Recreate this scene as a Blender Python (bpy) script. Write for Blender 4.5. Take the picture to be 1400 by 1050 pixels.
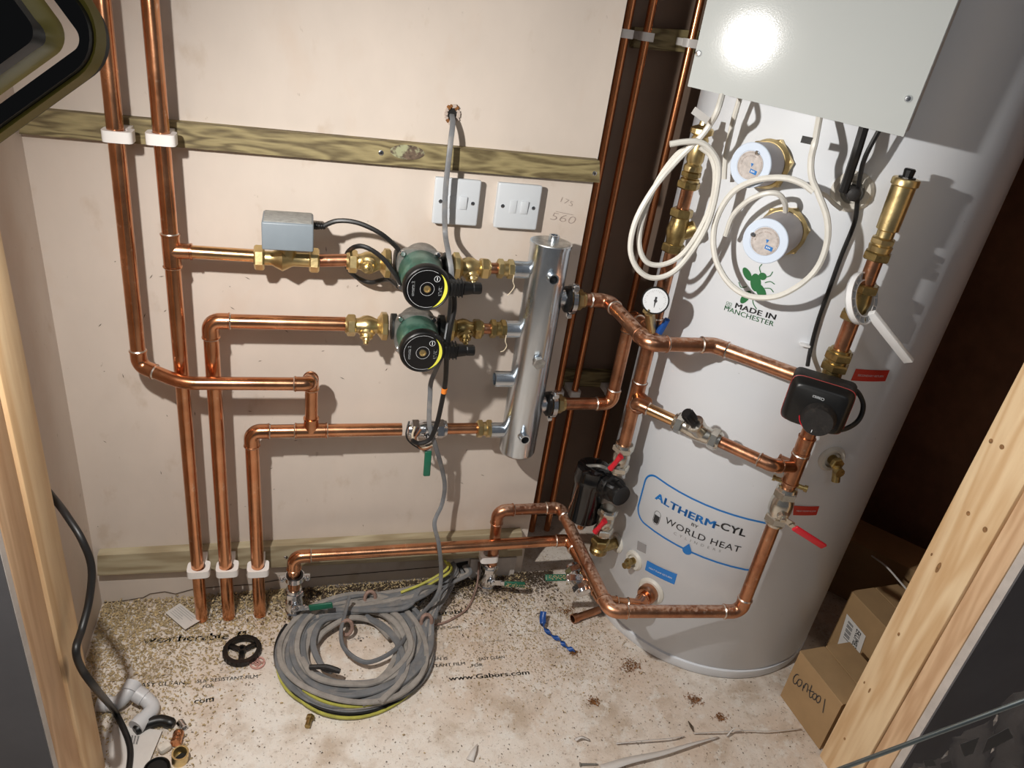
import bpy, bmesh, math, random
from mathutils import Vector, Matrix
V = Vector
PI = math.pi
random.seed(7)
for o in list(bpy.data.objects): bpy.data.objects.remove(o)
scene = bpy.context.scene
COL = scene.collection

# ------------------------------------------------------------------ camera
FPX = 985.0
ZF = 1.28                                   # camera height above the floor
d_ = V((-290, 1875, FPX)).normalized()      # world down seen from the camera (x right, y down, z forward)
x_ = V((3410, 10, FPX)).normalized()
x_ = (x_ - d_ * x_.dot(d_)).normalized()
z_ = -d_
y_ = z_.cross(x_)
CAM = V((0, -1.3237, ZF))
Rm = Matrix((x_, y_, z_))                   # world = Rm @ cam
cd = bpy.data.cameras.new('camera'); cam = bpy.data.objects.new('camera', cd); COL.objects.link(cam)
cd.sensor_width = 36; cd.lens = FPX / 1400 * 36; cd.clip_start = 0.02
cx = Rm @ V((1, 0, 0)); cy = Rm @ V((0, -1, 0)); cz = Rm @ V((0, 0, -1))
M4 = Matrix((cx, cy, cz)).transposed().to_4x4(); M4.translation = CAM
cam.matrix_world = M4
scene.camera = cam

# ------------------------------------------------------------------ world, light, exposure
scene.view_settings.view_transform = 'Standard'
scene.view_settings.look = 'None'
scene.view_settings.gamma = 1
scene.view_settings.use_curve_mapping = False
scene.view_settings.exposure = 0.0
w = bpy.data.worlds.new('world'); scene.world = w; w.use_nodes = True
w.node_tree.nodes['Background'].inputs[0].default_value = (0.90, 0.93, 1.0, 1)
w.node_tree.nodes['Background'].inputs[1].default_value = 0.10
LAMP = V((-.245, -.745, ZF + .005))
ld = bpy.data.lights.new('flood_lamp', 'SPOT'); ld.spot_size = math.radians(170); ld.spot_blend = 1.0; ld.shadow_soft_size = .014
ld.energy = 53.0; ld.color = (1.0, .965, .915)
lo = bpy.data.objects.new('flood_lamp', ld); COL.objects.link(lo)
LAZ, LEL = math.radians(70), math.radians(-44)
LDIR = V((math.sin(LAZ) * math.cos(LEL), math.cos(LAZ) * math.cos(LEL), math.sin(LEL)))
lo.location = LAMP; lo.rotation_euler = LDIR.to_track_quat('-Z', 'Y').to_euler()
# unseen dim area lamp added above and behind the camera as soft fill
rd = bpy.data.lights.new('room_fill', 'AREA'); rd.shape = 'DISK'; rd.size = .5
rd.energy = 3.0; rd.color = (.92, .96, 1.0)
ro = bpy.data.objects.new('room_fill', rd); COL.objects.link(ro); ro.location = (.2, -2.0, 2.3)
ro.rotation_euler = (math.radians(25), 0, 0)

# ------------------------------------------------------------------ pixel -> world
def ray(px, py): return Rm @ V((px - 700, py - 525, FPX))
def P(px, py, Y=None, Z=None, X=None):
    r = ray(px, py)
    if Y is not None: t = (Y - CAM.y) / r.y
    elif Z is not None: t = (Z - CAM.z) / r.z
    else: t = (X - CAM.x) / r.x
    return CAM + r * t
CC = V((.987, -.1014)); CR = .286           # hot water cylinder axis and radius
def CYL(px, py, off=0.0):
    r = ray(px, py); ox = CAM.x - CC.x; oy = CAM.y - CC.y; R = CR + off
    a = r.x**2 + r.y**2; b = 2 * (ox * r.x + oy * r.y); c = ox * ox + oy * oy - R * R
    disc = max(b * b - 4 * a * c, 0)
    return CAM + r * ((-b - math.sqrt(disc)) / (2 * a))
def CN(p): return V((p.x - CC.x, p.y - CC.y, 0)).normalized()

# ------------------------------------------------------------------ materials
def new_mat(name):
    m = bpy.data.materials.new(name); m.use_nodes = True
    return m, m.node_tree.nodes, m.node_tree.links, m.node_tree.nodes['Principled BSDF']
def mat(name, col, rough=.5, metal=0, var=.12, scale=8, bump=0, bscale=60, spots=None, coat=0, trans=0, ior=1.45, alpha=1, sheen=0, stretch=None, rvar=0):
    m, N, L, b = new_mat(name)
    tc = N.new('ShaderNodeTexCoord'); src = tc.outputs['Object']
    if stretch:
        mp = N.new('ShaderNodeMapping'); mp.inputs['Scale'].default_value = stretch; L.new(src, mp.inputs[0]); src = mp.outputs[0]
    n = N.new('ShaderNodeTexNoise'); n.inputs['Scale'].default_value = scale; n.inputs['Detail'].default_value = 6; n.inputs['Roughness'].default_value = .62
    L.new(src, n.inputs['Vector'])
    cr = N.new('ShaderNodeValToRGB'); cr.color_ramp.elements[0].position = .3; cr.color_ramp.elements[1].position = .72
    cr.color_ramp.elements[0].color = (*[c * (1 - var) for c in col], 1)
    cr.color_ramp.elements[1].color = (*[min(1, c * (1 + var)) for c in col], 1)
    L.new(n.outputs[0], cr.inputs[0]); out = cr.outputs[0]
    if spots:
        for (sc, lo_, hi, c2, amt) in spots:
            n2 = N.new('ShaderNodeTexNoise'); n2.inputs['Scale'].default_value = sc; n2.inputs['Detail'].default_value = 5; n2.inputs['Roughness'].default_value = .6
            L.new(src, n2.inputs['Vector'])
            r2 = N.new('ShaderNodeMapRange'); r2.inputs[1].default_value = lo_; r2.inputs[2].default_value = hi; r2.inputs[4].default_value = amt
            L.new(n2.outputs[0], r2.inputs[0])
            mx = N.new('ShaderNodeMixRGB'); L.new(r2.outputs[0], mx.inputs[0]); L.new(out, mx.inputs[1]); mx.inputs[2].default_value = (*c2, 1); out = mx.outputs[0]
    L.new(out, b.inputs['Base Color'])
    b.inputs['Roughness'].default_value = rough; b.inputs['Metallic'].default_value = metal
    if rvar:
        rr = N.new('ShaderNodeMapRange'); rr.inputs[3].default_value = max(0, rough - rvar); rr.inputs[4].default_value = rough + rvar
        L.new(n.outputs[0], rr.inputs[0]); L.new(rr.outputs[0], b.inputs['Roughness'])
    if coat: b.inputs['Coat Weight'].default_value = coat; b.inputs['Coat Roughness'].default_value = .08
    if trans: b.inputs['Transmission Weight'].default_value = trans; b.inputs['IOR'].default_value = ior
    if alpha < 1: b.inputs['Alpha'].default_value = alpha
    if bump:
        nb = N.new('ShaderNodeTexNoise'); nb.inputs['Scale'].default_value = bscale; nb.inputs['Detail'].default_value = 4
        L.new(src, nb.inputs['Vector'])
        bp = N.new('ShaderNodeBump'); bp.inputs['Strength'].default_value = bump; bp.inputs['Distance'].default_value = .002
        L.new(nb.outputs[0], bp.inputs['Height']); L.new(bp.outputs[0], b.inputs['Normal'])
    return m
def emis(name, col, s):
    m, N, L, b = new_mat(name); b.inputs['Base Color'].default_value = (*col, 1)
    b.inputs['Emission Color'].default_value = (*col, 1); b.inputs['Emission Strength'].default_value = s; return m
def wood(name, c1, c2, scale=6, axis='X', rough=.65, knots=True, dark=(.16, .09, .04)):
    m, N, L, b = new_mat(name)
    tc = N.new('ShaderNodeTexCoord'); mp = N.new('ShaderNodeMapping'); L.new(tc.outputs['Object'], mp.inputs[0])
    st = {'X': (.16, 1, 1), 'Y': (1, .16, 1), 'Z': (1, 1, .10)}[axis]; mp.inputs['Scale'].default_value = st
    nz = N.new('ShaderNodeTexNoise'); nz.inputs['Scale'].default_value = scale * 2; nz.inputs['Detail'].default_value = 3; nz.inputs['Distortion'].default_value = .6
    L.new(mp.outputs[0], nz.inputs['Vector'])
    mm = N.new('ShaderNodeMath'); mm.operation = 'MULTIPLY'; mm.inputs[1].default_value = 55; L.new(nz.outputs[0], mm.inputs[0])
    sn = N.new('ShaderNodeMath'); sn.operation = 'SINE'; L.new(mm.outputs[0], sn.inputs[0])
    mr = N.new('ShaderNodeMapRange'); mr.inputs[1].default_value = -1; L.new(sn.outputs[0], mr.inputs[0])
    nf = N.new('ShaderNodeTexNoise'); nf.inputs['Scale'].default_value = scale * 25; nf.inputs['Detail'].default_value = 4; L.new(mp.outputs[0], nf.inputs['Vector'])
    ad = N.new('ShaderNodeMixRGB'); ad.inputs[0].default_value = .55; L.new(mr.outputs[0], ad.inputs[1]); L.new(nf.outputs[0], ad.inputs[2])
    cr = N.new('ShaderNodeValToRGB'); cr.color_ramp.elements[0].position = .2; cr.color_ramp.elements[1].position = .8
    cr.color_ramp.elements[0].color = (*c2, 1); cr.color_ramp.elements[1].color = (*c1, 1); L.new(ad.outputs[0], cr.inputs[0])
    out = cr.outputs[0]
    if knots:
        vo = N.new('ShaderNodeTexVoronoi'); vo.inputs['Scale'].default_value = 5.5
        mp2 = N.new('ShaderNodeMapping'); mp2.inputs['Scale'].default_value = {'X': (.6, 1, 1), 'Y': (1, .6, 1), 'Z': (1, 1, .6)}[axis]; L.new(tc.outputs['Object'], mp2.inputs[0]); L.new(mp2.outputs[0], vo.inputs['Vector'])
        kr = N.new('ShaderNodeMapRange'); kr.inputs[1].default_value = .10; kr.inputs[2].default_value = .04; kr.inputs[4].default_value = .8; L.new(vo.outputs['Distance'], kr.inputs[0])
        mx = N.new('ShaderNodeMixRGB'); L.new(kr.outputs[0], mx.inputs[0]); L.new(out, mx.inputs[1]); mx.inputs[2].default_value = (*dark, 1); out = mx.outputs[0]
    L.new(out, b.inputs['Base Color']); b.inputs['Roughness'].default_value = rough
    bp = N.new('ShaderNodeBump'); bp.inputs['Strength'].default_value = .25; bp.inputs['Distance'].default_value = .002
    L.new(nf.outputs[0], bp.inputs['Height']); L.new(bp.outputs[0], b.inputs['Normal'])
    return m

M = {}
M['plaster'] = mat('plaster', (.63, .55, .48), .62, var=.08, scale=4, bump=.12, bscale=25,
                   spots=[(5, .56, .72, (.58, .45, .35), .55), (55, .68, .73, (.34, .27, .21), .6), (14, .60, .70, (.50, .40, .31), .55), (2.2, .5, .8, (.72, .60, .50), .5)], stretch=(1, 1, .6))
M['plaster_raw'] = mat('plaster_raw', (.50, .41, .35), .8, var=.15, scale=12, bump=.3, bscale=60, spots=[(30, .6, .7, (.3, .22, .17), .6)])
M['plaster_shade'] = mat('plaster_recess_shaded', (.22, .155, .115), .75, var=.10, scale=6, bump=.15, bscale=40)  # plaster darkened so the recess shade sits in its colour
M['brown_wall'] = mat('brown_board', (.38, .20, .12), .8, var=.25, scale=9, bump=.2, bscale=60)
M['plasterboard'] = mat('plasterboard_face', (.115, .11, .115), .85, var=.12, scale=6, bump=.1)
M['board_edge'] = mat('plasterboard_edge', (.55, .50, .46), .85, var=.12, scale=30, bump=.2)
M['pine'] = wood('pine', (.90, .68, .42), (.70, .45, .23), 4, 'Z')
M['pine2'] = wood('pine_planed', (.82, .57, .35), (.62, .38, .21), 5, 'Z', knots=False)
M['treated'] = wood('treated_batten', (.33, .27, .13), (.10, .072, .03), 9, 'X', dark=(.10, .08, .045))
M['treated_pale'] = wood('pale_batten', (.46, .40, .27), (.28, .22, .13), 4, 'X', knots=False)
M['knot'] = mat('knot', (.13, .09, .06), .8, var=.6, scale=120, spots=[(60, .5, .6, (.40, .42, .25), .8)])
M['knot_pine'] = mat('knot_pine', (.30, .155, .06), .7, var=.5, scale=200)
# copper and brass
M['copper'] = mat('copper', (.64, .31, .165), .23, 1, var=.26, scale=14, bump=.10, bscale=50, spots=[(9, .50, .68, (.56, .20, .09), .8), (70, .63, .70, (.86, .60, .45), .5)], rvar=.14)
M['copper_dull'] = mat('copper_dull', (.52, .25, .14), .32, 1, var=.3, scale=20, bump=.16, bscale=70, spots=[(14, .48, .62, (.34, .13, .07), .8), (90, .60, .68, (.62, .46, .36), .55)], rvar=.12)
M['copper_gold'] = mat('copper_gold', (.74, .45, .22), .22, 1, var=.2, scale=12, bump=.08, bscale=50, spots=[(8, .55, .72, (.60, .26, .10), .7)], rvar=.1)
M['copper_shade'] = mat('copper_shaded', (.62, .25, .11), .24, 1, var=.2, scale=10)  # copper with the shade of the recess put into its colour
M['solder'] = mat('solder', (.72, .64, .56), .35, 1, var=.3, scale=90)
M['brass'] = mat('brass', (.66, .51, .25), .36, 1, var=.2, scale=30, bump=.14, bscale=150, rvar=.1)
M['brass_old'] = mat('brass_old', (.42, .31, .13), .36, 1, var=.35, scale=40, bump=.2, bscale=140, spots=[(35, .55, .62, (.2, .14, .07), .7)])
M['nickel'] = mat('nickel', (.66, .63, .56), .25, 1, var=.12, scale=30, bump=.06, bscale=120)
M['chrome'] = mat('chrome', (.70, .71, .73), .16, 1, var=.1, scale=40, bump=.06, bscale=90)
M['zinc'] = mat('zinc_steel', (.70, .76, .82), .24, 1, var=.16, scale=22, bump=.05, bscale=40, stretch=(1, 1, .25), spots=[(40, .6, .7, (.55, .56, .56), .5)], rvar=.12)
M['zinc_rough'] = mat('zinc_cap', (.62, .62, .60), .42, 1, var=.3, scale=70, bump=.3, bscale=160)
M['dark_hole'] = mat('dark_hole', (.012, .010, .009), .9)
M['black'] = mat('black_plastic', (.004, .0038, .0038), .40, var=.2, scale=40, bump=.06)
M['black_matt'] = mat('black_matt', (.014, .012, .011), .6, var=.3, scale=60, bump=.2, bscale=200, spots=[(110, .55, .7, (.07, .055, .045), .3)])
M['black_gloss'] = mat('black_gloss', (.004, .004, .0045), .12, var=.2, coat=.3)
M['rubber'] = mat('black_cable', (.010, .0095, .0095), .45, var=.25, scale=50)
M['cast_black'] = mat('black_cast_iron', (.018, .020, .0195), .45, .3, var=.3, scale=80, bump=.4, bscale=220)
M['pump_green'] = mat('pump_green', (.020, .085, .058), .42, var=.35, scale=30, bump=.2, bscale=80, spots=[(22, .5, .62, (.10, .19, .15), .75)])
M['cast_grey'] = mat('cast_grey', (.27, .26, .24), .45, .6, var=.3, scale=60, bump=.2, bscale=160)
M['yellow'] = mat('yellow_print', (.72, .70, .08), .35, var=.05)
M['white_print'] = mat('white_print', (.72, .74, .76), .4, var=.05)
M['grey_box'] = mat('grey_enamel', (.20, .235, .265), .45, var=.05, scale=30)
M['grey_box_top'] = mat('dusty_grey_enamel', (.30, .30, .285), .6, var=.25, scale=90, bump=.2, bscale=300)
M['green_handle'] = mat('green_handle', (.010, .115, .065), .38, var=.15, scale=30)
M['red'] = mat('red_plastic', (.60, .015, .03), .3, var=.1)
M['seam_red'] = mat('seam_red', (.30, .03, .025), .5)
M['red_sticker'] = mat('red_sticker', (.62, .045, .03), .4, var=.06)
M['blue_sticker'] = mat('blue_sticker', (.02, .19, .56), .4, var=.05)
M['blue'] = mat('blue_plastic', (.015, .08, .32), .35, var=.2)
M['blue_ink'] = mat('blue_ink', (.012, .17, .50), .4, var=.04)
M['green_ink'] = mat('green_ink', (.02, .15, .045), .4, var=.05)
M['black_ink'] = mat('black_ink', (.03, .03, .032), .45, var=.1)
M['grey_ink'] = mat('grey_ink', (.30, .29, .29), .45, var=.1)
M['pencil'] = mat('pencil', (.36, .28, .24), .6, var=.3, scale=100)
M['tank'] = mat('white_enamel', (.77, .80, .84), .33, var=.015, scale=3, bump=.03, bscale=8, spots=[(55, .73, .76, (.35, .33, .31), .6)])
M['white_case'] = mat('white_powder_coat', (.50, .52, .505), .085, var=.01, scale=5, bump=.025, bscale=500)
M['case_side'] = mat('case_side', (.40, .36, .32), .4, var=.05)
M['white_pl'] = mat('white_plastic', (.78, .78, .78), .35, var=.03)
M['switch'] = mat('switch_plastic', (.62, .65, .68), .26, var=.02, coat=.2)
M['cap_rim'] = mat('thermostat_cap', (.62, .70, .82), .38, var=.03)
M['cap_side'] = mat('thermostat_side', (.46, .43, .45), .45, var=.05)
M['disc'] = mat('printed_disc', (.50, .45, .42), .5, var=.22, scale=120)
M['white_flex'] = mat('white_flex', (.72, .70, .64), .42, var=.08, scale=30)
M['clip'] = mat('white_clip', (.80, .77, .74), .4, var=.05, trans=0)
M['grommet'] = mat('cream_grommet', (.66, .63, .56), .45, var=.08)
M['grey_cable'] = mat('grey_cable', (.165, .17, .178), .5, var=.2, scale=30, spots=[(40, .5, .7, (.30, .265, .23), .5)])
M['grey_cable2'] = mat('grey_cable_dusty', (.30, .275, .25), .6, var=.25, scale=40, bump=.2)
M['yg'] = mat('yellow_green_cable', (.45, .43, .08), .5, var=.3, scale=30)
M['brown_wire'] = mat('brown_wire', (.22, .09, .04), .5, var=.2)
M['orange'] = mat('orange_tape', (.85, .24, .03), .5)
M['tie'] = mat('dusty_tie', (.30, .19, .15), .7, var=.3, scale=90)
M['card'] = mat('cardboard', (.38, .24, .115), .75, var=.08, scale=14, bump=.15, bscale=90)
M['card_top'] = mat('cardboard_top', (.40, .26, .13), .75, var=.12, scale=10, bump=.1)  # slightly lighter cardboard for the top flaps
M['paper'] = mat('paper', (.66, .62, .58), .7, var=.06, scale=20)
M['label_paper'] = mat('label_paper', (.72, .70, .67), .5, var=.04)
M['shaving'] = mat('wood_shavings', (.46, .35, .19), .8, var=.5, scale=90)
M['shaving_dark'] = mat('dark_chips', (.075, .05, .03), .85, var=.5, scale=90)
M['crumb'] = mat('plaster_crumbs', (.70, .64, .56), .85, var=.2, scale=50)
M['rust'] = mat('rust_crumbs', (.22, .085, .02), .8, var=.5, scale=60)
M['lamp_yellow'] = mat('lamp_yellow', (.20, .16, .02), .45, var=.15, scale=10)
M['pvc'] = mat('white_pvc', (.62, .62, .63), .4, var=.06, scale=15)
M['pink'] = mat('pink_fibre', (.62, .33, .28), .7, var=.2, scale=60)
M['steel'] = mat('steel_rod', (.28, .34, .36), .3, 1, var=.1)
M['ptfe'] = mat('jointing_strand', (.68, .58, .42), .7, var=.15)
m, N, L, b = new_mat('clear_film')            # thin clear plastic film
tr = N.new('ShaderNodeBsdfTransparent'); gl = N.new('ShaderNodeBsdfGlossy'); gl.inputs['Roughness'].default_value = .08
fr = N.new('ShaderNodeFresnel'); fr.inputs[0].default_value = 1.4; mxs = N.new('ShaderNodeMixShader'); ad = N.new('ShaderNodeMath'); ad.operation = 'ADD'; ad.inputs[1].default_value = .025
L.new(fr.outputs[0], ad.inputs[0]); L.new(ad.outputs[0], mxs.inputs[0]); L.new(tr.outputs[0], mxs.inputs[1]); L.new(gl.outputs[0], mxs.inputs[2]); L.new(mxs.outputs[0], N['Material Output'].inputs[0]); M['film'] = m
M['led'] = emis('led_panel', (1.0, .95, .88), 5)
def dusty(base, name):
    m = M[base].copy(); m.name = name; N = m.node_tree.nodes; L = m.node_tree.links; b = N['Principled BSDF']
    ge = N.new('ShaderNodeNewGeometry'); sp = N.new('ShaderNodeSeparateXYZ'); L.new(ge.outputs['Normal'], sp.inputs[0])
    tc = N.new('ShaderNodeTexCoord'); n = N.new('ShaderNodeTexNoise'); n.inputs['Scale'].default_value = 130; n.inputs['Detail'].default_value = 5; n.inputs['Roughness'].default_value = .7; L.new(tc.outputs['Object'], n.inputs['Vector'])
    a = N.new('ShaderNodeMath'); a.operation = 'MULTIPLY_ADD'; a.inputs[1].default_value = .42; L.new(sp.outputs[2], a.inputs[0]); L.new(n.outputs[0], a.inputs[2])
    r = N.new('ShaderNodeMapRange'); r.inputs[1].default_value = .80; r.inputs[2].default_value = .98; r.inputs[4].default_value = .7; L.new(a.outputs[0], r.inputs[0])
    src = b.inputs['Base Color'].links[0].from_socket; x = N.new('ShaderNodeMixRGB'); L.new(r.outputs[0], x.inputs[0]); L.new(src, x.inputs[1]); x.inputs[2].default_value = (.50, .36, .28, 1); L.new(x.outputs[0], b.inputs['Base Color'])
    q = N.new('ShaderNodeMath'); q.operation = 'SUBTRACT'; q.inputs[0].default_value = 1; L.new(r.outputs[0], q.inputs[1]); L.new(q.outputs[0], b.inputs['Metallic']); return m
M['copper_dusty'] = dusty('copper_dull', 'copper_dusty')
# floor: chipboard under a scuffed, dusty white protective film
m, N, L, b = new_mat('floor_film')
tc = N.new('ShaderNodeTexCoord')
def nz(sc, det=6, ro=.6, v=None):
    n = N.new('ShaderNodeTexNoise'); n.inputs['Scale'].default_value = sc; n.inputs['Detail'].default_value = det; n.inputs['Roughness'].default_value = ro
    L.new(v or tc.outputs['Object'], n.inputs['Vector']); return n.outputs[0]
def rng(x, a, b_, hi=1, lo_=0):
    r = N.new('ShaderNodeMapRange'); r.inputs[1].default_value = a; r.inputs[2].default_value = b_; r.inputs[3].default_value = lo_; r.inputs[4].default_value = hi; L.new(x, r.inputs[0]); return r.outputs[0]
def mix(f, a, c, fac=None):
    x = N.new('ShaderNodeMixRGB')
    if fac is not None: x.inputs[0].default_value = fac
    else: L.new(f, x.inputs[0])
    for i, q in ((1, a), (2, c)):
        if isinstance(q, tuple): x.inputs[i].default_value = (*q, 1)
        else: L.new(q, x.inputs[i])
    return x.outputs[0]
c = mix(rng(nz(3.5), .38, .62), (.83, .77, .70), (.68, .555, .45))
c = mix(rng(nz(9, 8), .50, .66, .8), c, (.50, .39, .29))
c = mix(rng(nz(24, 6, .7), .52, .64, .75), c, (.82, .78, .72))
c = mix(rng(nz(45, 7, .75), .54, .68, .45), c, (.38, .27, .19))
c = mix(rng(nz(120, 3, .7), .60, .69, .65), c, (.22, .14, .09))
c = mix(rng(nz(300, 2, .6), .62, .70, .5), c, (.75, .66, .5))
L.new(c, b.inputs['Base Color']); b.inputs['Roughness'].default_value = .55
bp = N.new('ShaderNodeBump'); bp.inputs['Strength'].default_value = .5; bp.inputs['Distance'].default_value = .003
L.new(nz(70, 6, .7), bp.inputs['Height']); L.new(bp.outputs[0], b.inputs['Normal'])
M['floor'] = m

# ------------------------------------------------------------------ mesh builder
def basis(ax):
    ax = V(ax).normalized()
    h = V((0, 0, 1)) if abs(ax.z) < .9 else V((1, 0, 0))
    u = h.cross(ax).normalized(); return u, ax.cross(u).normalized(), ax
class B:
    def __init__(s): s.v = []; s.f = []; s.m = []; s.mats = []
    def mi(s, name):
        if name not in s.mats: s.mats.append(name)
        return s.mats.index(name)
    def add(s, vs, fs, m=None):
        o = len(s.v); s.v += [V(p) for p in vs]; k = s.mi(m) if m else 0
        for f in fs: s.f.append([i + o for i in f]); s.m.append(k)
    def rev(s, o, ax, prof, n=24, m=None, ph=0, cap=True, u=None):
        o = V(o); a, b_, c_ = basis(ax)
        if u is not None: a = V(u).normalized(); b_ = c_.cross(a)
        vs = []; fs = []
        for (t, r) in prof:
            for i in range(n):
                q = 2 * PI * (i + ph) / n; vs.append(o + c_ * t + (a * math.cos(q) + b_ * math.sin(q)) * r)
        k = len(prof)
        for j in range(k - 1):
            for i in range(n):
                i2 = (i + 1) % n; fs.append([j * n + i, j * n + i2, (j + 1) * n + i2, (j + 1) * n + i])
        if cap:
            fs.append(list(range(n))[::-1]); fs.append([(k - 1) * n + i for i in range(n)])
        s.add(vs, fs, m); return s
    def cyl(s, p0, p1, r, n=20, m=None, ph=0):
        p0 = V(p0); p1 = V(p1); l = (p1 - p0).length; return s.rev(p0, p1 - p0, [(0, r), (l, r)], n, m, ph)
    def nut(s, c, ax, r, l, m=None, n=6, ph=.25):
        c = V(c); a = V(ax).normalized(); return s.rev(c - a * l / 2, a, [(0, r * .88), (l * .16, r), (l * .84, r), (l, r * .88)], n, m, ph)
    def tube(s, pts, r, n=10, m=None, sec=None, up=None, cap=True):
        pts = [V(p) for p in pts]; k = len(pts); vs = []; fs = []
        T = [(pts[min(i + 1, k - 1)] - pts[max(i - 1, 0)]).normalized() for i in range(k)]
        u = V(up) if up is not None else basis(T[0])[0]
        u = (u - T[0] * u.dot(T[0])).normalized()
        for i in range(k):
            u = (u - T[i] * u.dot(T[i])).normalized(); w_ = T[i].cross(u)
            rr = r[i] if isinstance(r, (list, tuple)) else r
            for j in range(n):
                q = 2 * PI * j / n; a_, b_ = (math.cos(q), math.sin(q))
                if sec: a_ = math.copysign(abs(a_)**.6, a_) * sec[0]; b_ = math.copysign(abs(b_)**.6, b_) * sec[1]
                vs.append(pts[i] + (u * a_ + w_ * b_) * rr)
        for i in range(k - 1):
            for j in range(n):
                j2 = (j + 1) % n; fs.append([i * n + j, i * n + j2, (i + 1) * n + j2, (i + 1) * n + j])
        if cap: fs.append(list(range(n))[::-1]); fs.append([(k - 1) * n + j for j in range(n)])
        s.add(vs, fs, m); return s
    def box(s, c, size, R=None, bev=0, m=None, seg=2):
        bm = bmesh.new(); bmesh.ops.create_cube(bm, size=1)
        for v in bm.verts: v.co = V((v.co.x * size[0], v.co.y * size[1], v.co.z * size[2]))
        if bev: bmesh.ops.bevel(bm, geom=list(bm.edges), offset=bev, segments=seg, profile=.5, affect='EDGES')
        bm.verts.ensure_lookup_table(); bm.verts.index_update()
        Rt = R if R is not None else Matrix.Identity(3); c = V(c)
        s.add([c + Rt @ v.co for v in bm.verts], [[v.index for v in f.verts] for f in bm.faces], m); bm.free(); return s
    def hexa(s, b4, t4, m=None):                 # eight corners
        s.add(list(b4) + list(t4), [[3, 2, 1, 0], [4, 5, 6, 7], [0, 1, 5, 4], [1, 2, 6, 5], [2, 3, 7, 6], [3, 0, 4, 7]], m); return s
    def prism(s, poly, n, m=None):               # 3-D polygon extruded by vector n
        k = len(poly); n = V(n)
        s.add([V(p) for p in poly] + [V(p) + n for p in poly], [list(range(k))[::-1], [k + i for i in range(k)]] + [[i, (i + 1) % k, k + (i + 1) % k, k + i] for i in range(k)], m); return s
    def ring(s, outer, inner, n, m=None):        # two closed 3-D loops, extruded
        k = len(outer); n = V(n); vs = [V(p) for p in outer] + [V(p) for p in inner] + [V(p) + n for p in outer] + [V(p) + n for p in inner]; fs = []
        for i in range(k):
            j = (i + 1) % k
            fs += [[i, j, k + j, k + i][::-1], [2 * k + i, 2 * k + j, 3 * k + j, 3 * k + i], [i, j, 2 * k + j, 2 * k + i], [k + i, k + j, 3 * k + j, 3 * k + i][::-1]]
        s.add(vs, fs, m); return s
ORG = {}
def obj(name, bd, m, parent=None, label=None, cat=None, group=None, kind=None, flat=False, ang=38):
    me = bpy.data.meshes.new(name)
    if parent is not None: org = ORG[parent.name]
    elif kind == 'structure': org = V((0, 0, 0))
    else:
        zs = min(p.z for p in bd.v); n = len(bd.v); org = V((sum(p.x for p in bd.v) / n, sum(p.y for p in bd.v) / n, zs))
    me.from_pydata([tuple(p - org) for p in bd.v], [], bd.f)
    names = [m] if not bd.mats else list(bd.mats)
    if m and bd.mats and None in [None]: pass
    for q in names: me.materials.append(M[q] if isinstance(q, str) else q)
    if len(names) > 1: me.polygons.foreach_set('material_index', bd.m)
    me.update()
    bm = bmesh.new(); bm.from_mesh(me); bmesh.ops.recalc_face_normals(bm, faces=bm.faces); bm.to_mesh(me); bm.free()
    if not flat:
        me.polygons.foreach_set('use_smooth', [True] * len(me.polygons)); me.set_sharp_from_angle(angle=math.radians(ang))
    o = bpy.data.objects.new(name, me); COL.objects.link(o)
    if parent is not None: o.parent = parent
    else: o.location = org
    ORG[o.name] = org
    tag(o, label, cat, group, kind); return o
def tag(o, label=None, cat=None, group=None, kind=None):
    if label: o['label'] = label
    if cat: o['category'] = cat
    if group: o['group'] = group
    if kind: o['kind'] = kind
def thing(name, loc, label, cat, group=None):
    o = bpy.data.objects.new(name, None); o.empty_display_size = .02; COL.objects.link(o); o.location = loc; ORG[o.name] = V(loc)
    tag(o, label, cat, group); return o
X, Yv, Z = V((1, 0, 0)), V((0, 1, 0)), V((0, 0, 1))

def fillet(pts, rad, seg=8):
    pts = [V(p) for p in pts]; out = [pts[0]]; corners = []
    rads = rad if isinstance(rad, (list, tuple)) else [rad] * (len(pts) - 2)
    for i in range(1, len(pts) - 1):
        a, b_, c_ = pts[i - 1], pts[i], pts[i + 1]; u = (a - b_).normalized(); v = (c_ - b_).normalized()
        th = u.angle(v)
        if th > math.radians(176): out.append(b_); corners.append(None); continue
        t = min(rads[i - 1] / math.tan(th / 2), (a - b_).length * .49, (c_ - b_).length * .49); rr = t * math.tan(th / 2)
        cen = b_ + (u + v).normalized() * (rr / math.sin(th / 2)); s0 = b_ + u * t - cen; s1 = b_ + v * t - cen; an = s0.angle(s1); arc = []
        for k in range(seg + 1):
            f = k / seg; q = (s0 * math.sin((1 - f) * an) + s1 * math.sin(f * an)) / math.sin(an); arc.append(cen + q)
        out += arc; corners.append((arc, u, v))
    out.append(pts[-1]); return out, corners
def elbow(arc, u, v, r, parent, m, sock=None):
    sock = sock or r * 1.25; b_ = B()
    p = [arc[0] + u * sock] + arc + [arc[-1] + v * sock]
    b_.tube(p, r + .0014, 18, m)
    for (q, dr) in ((p[0], u), (p[-1], v)):
        b_.rev(q - dr * .003, dr, [(0, r + .0014), (.001, r + .0026), (.0024, r + .0026), (.0032, r + .0010)], 18, m)
        b_.rev(q, dr, [(0, r + .0018), (.0022, r + .0003)], 18, 'solder')
    return obj('elbow', b_, None, parent)
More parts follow.
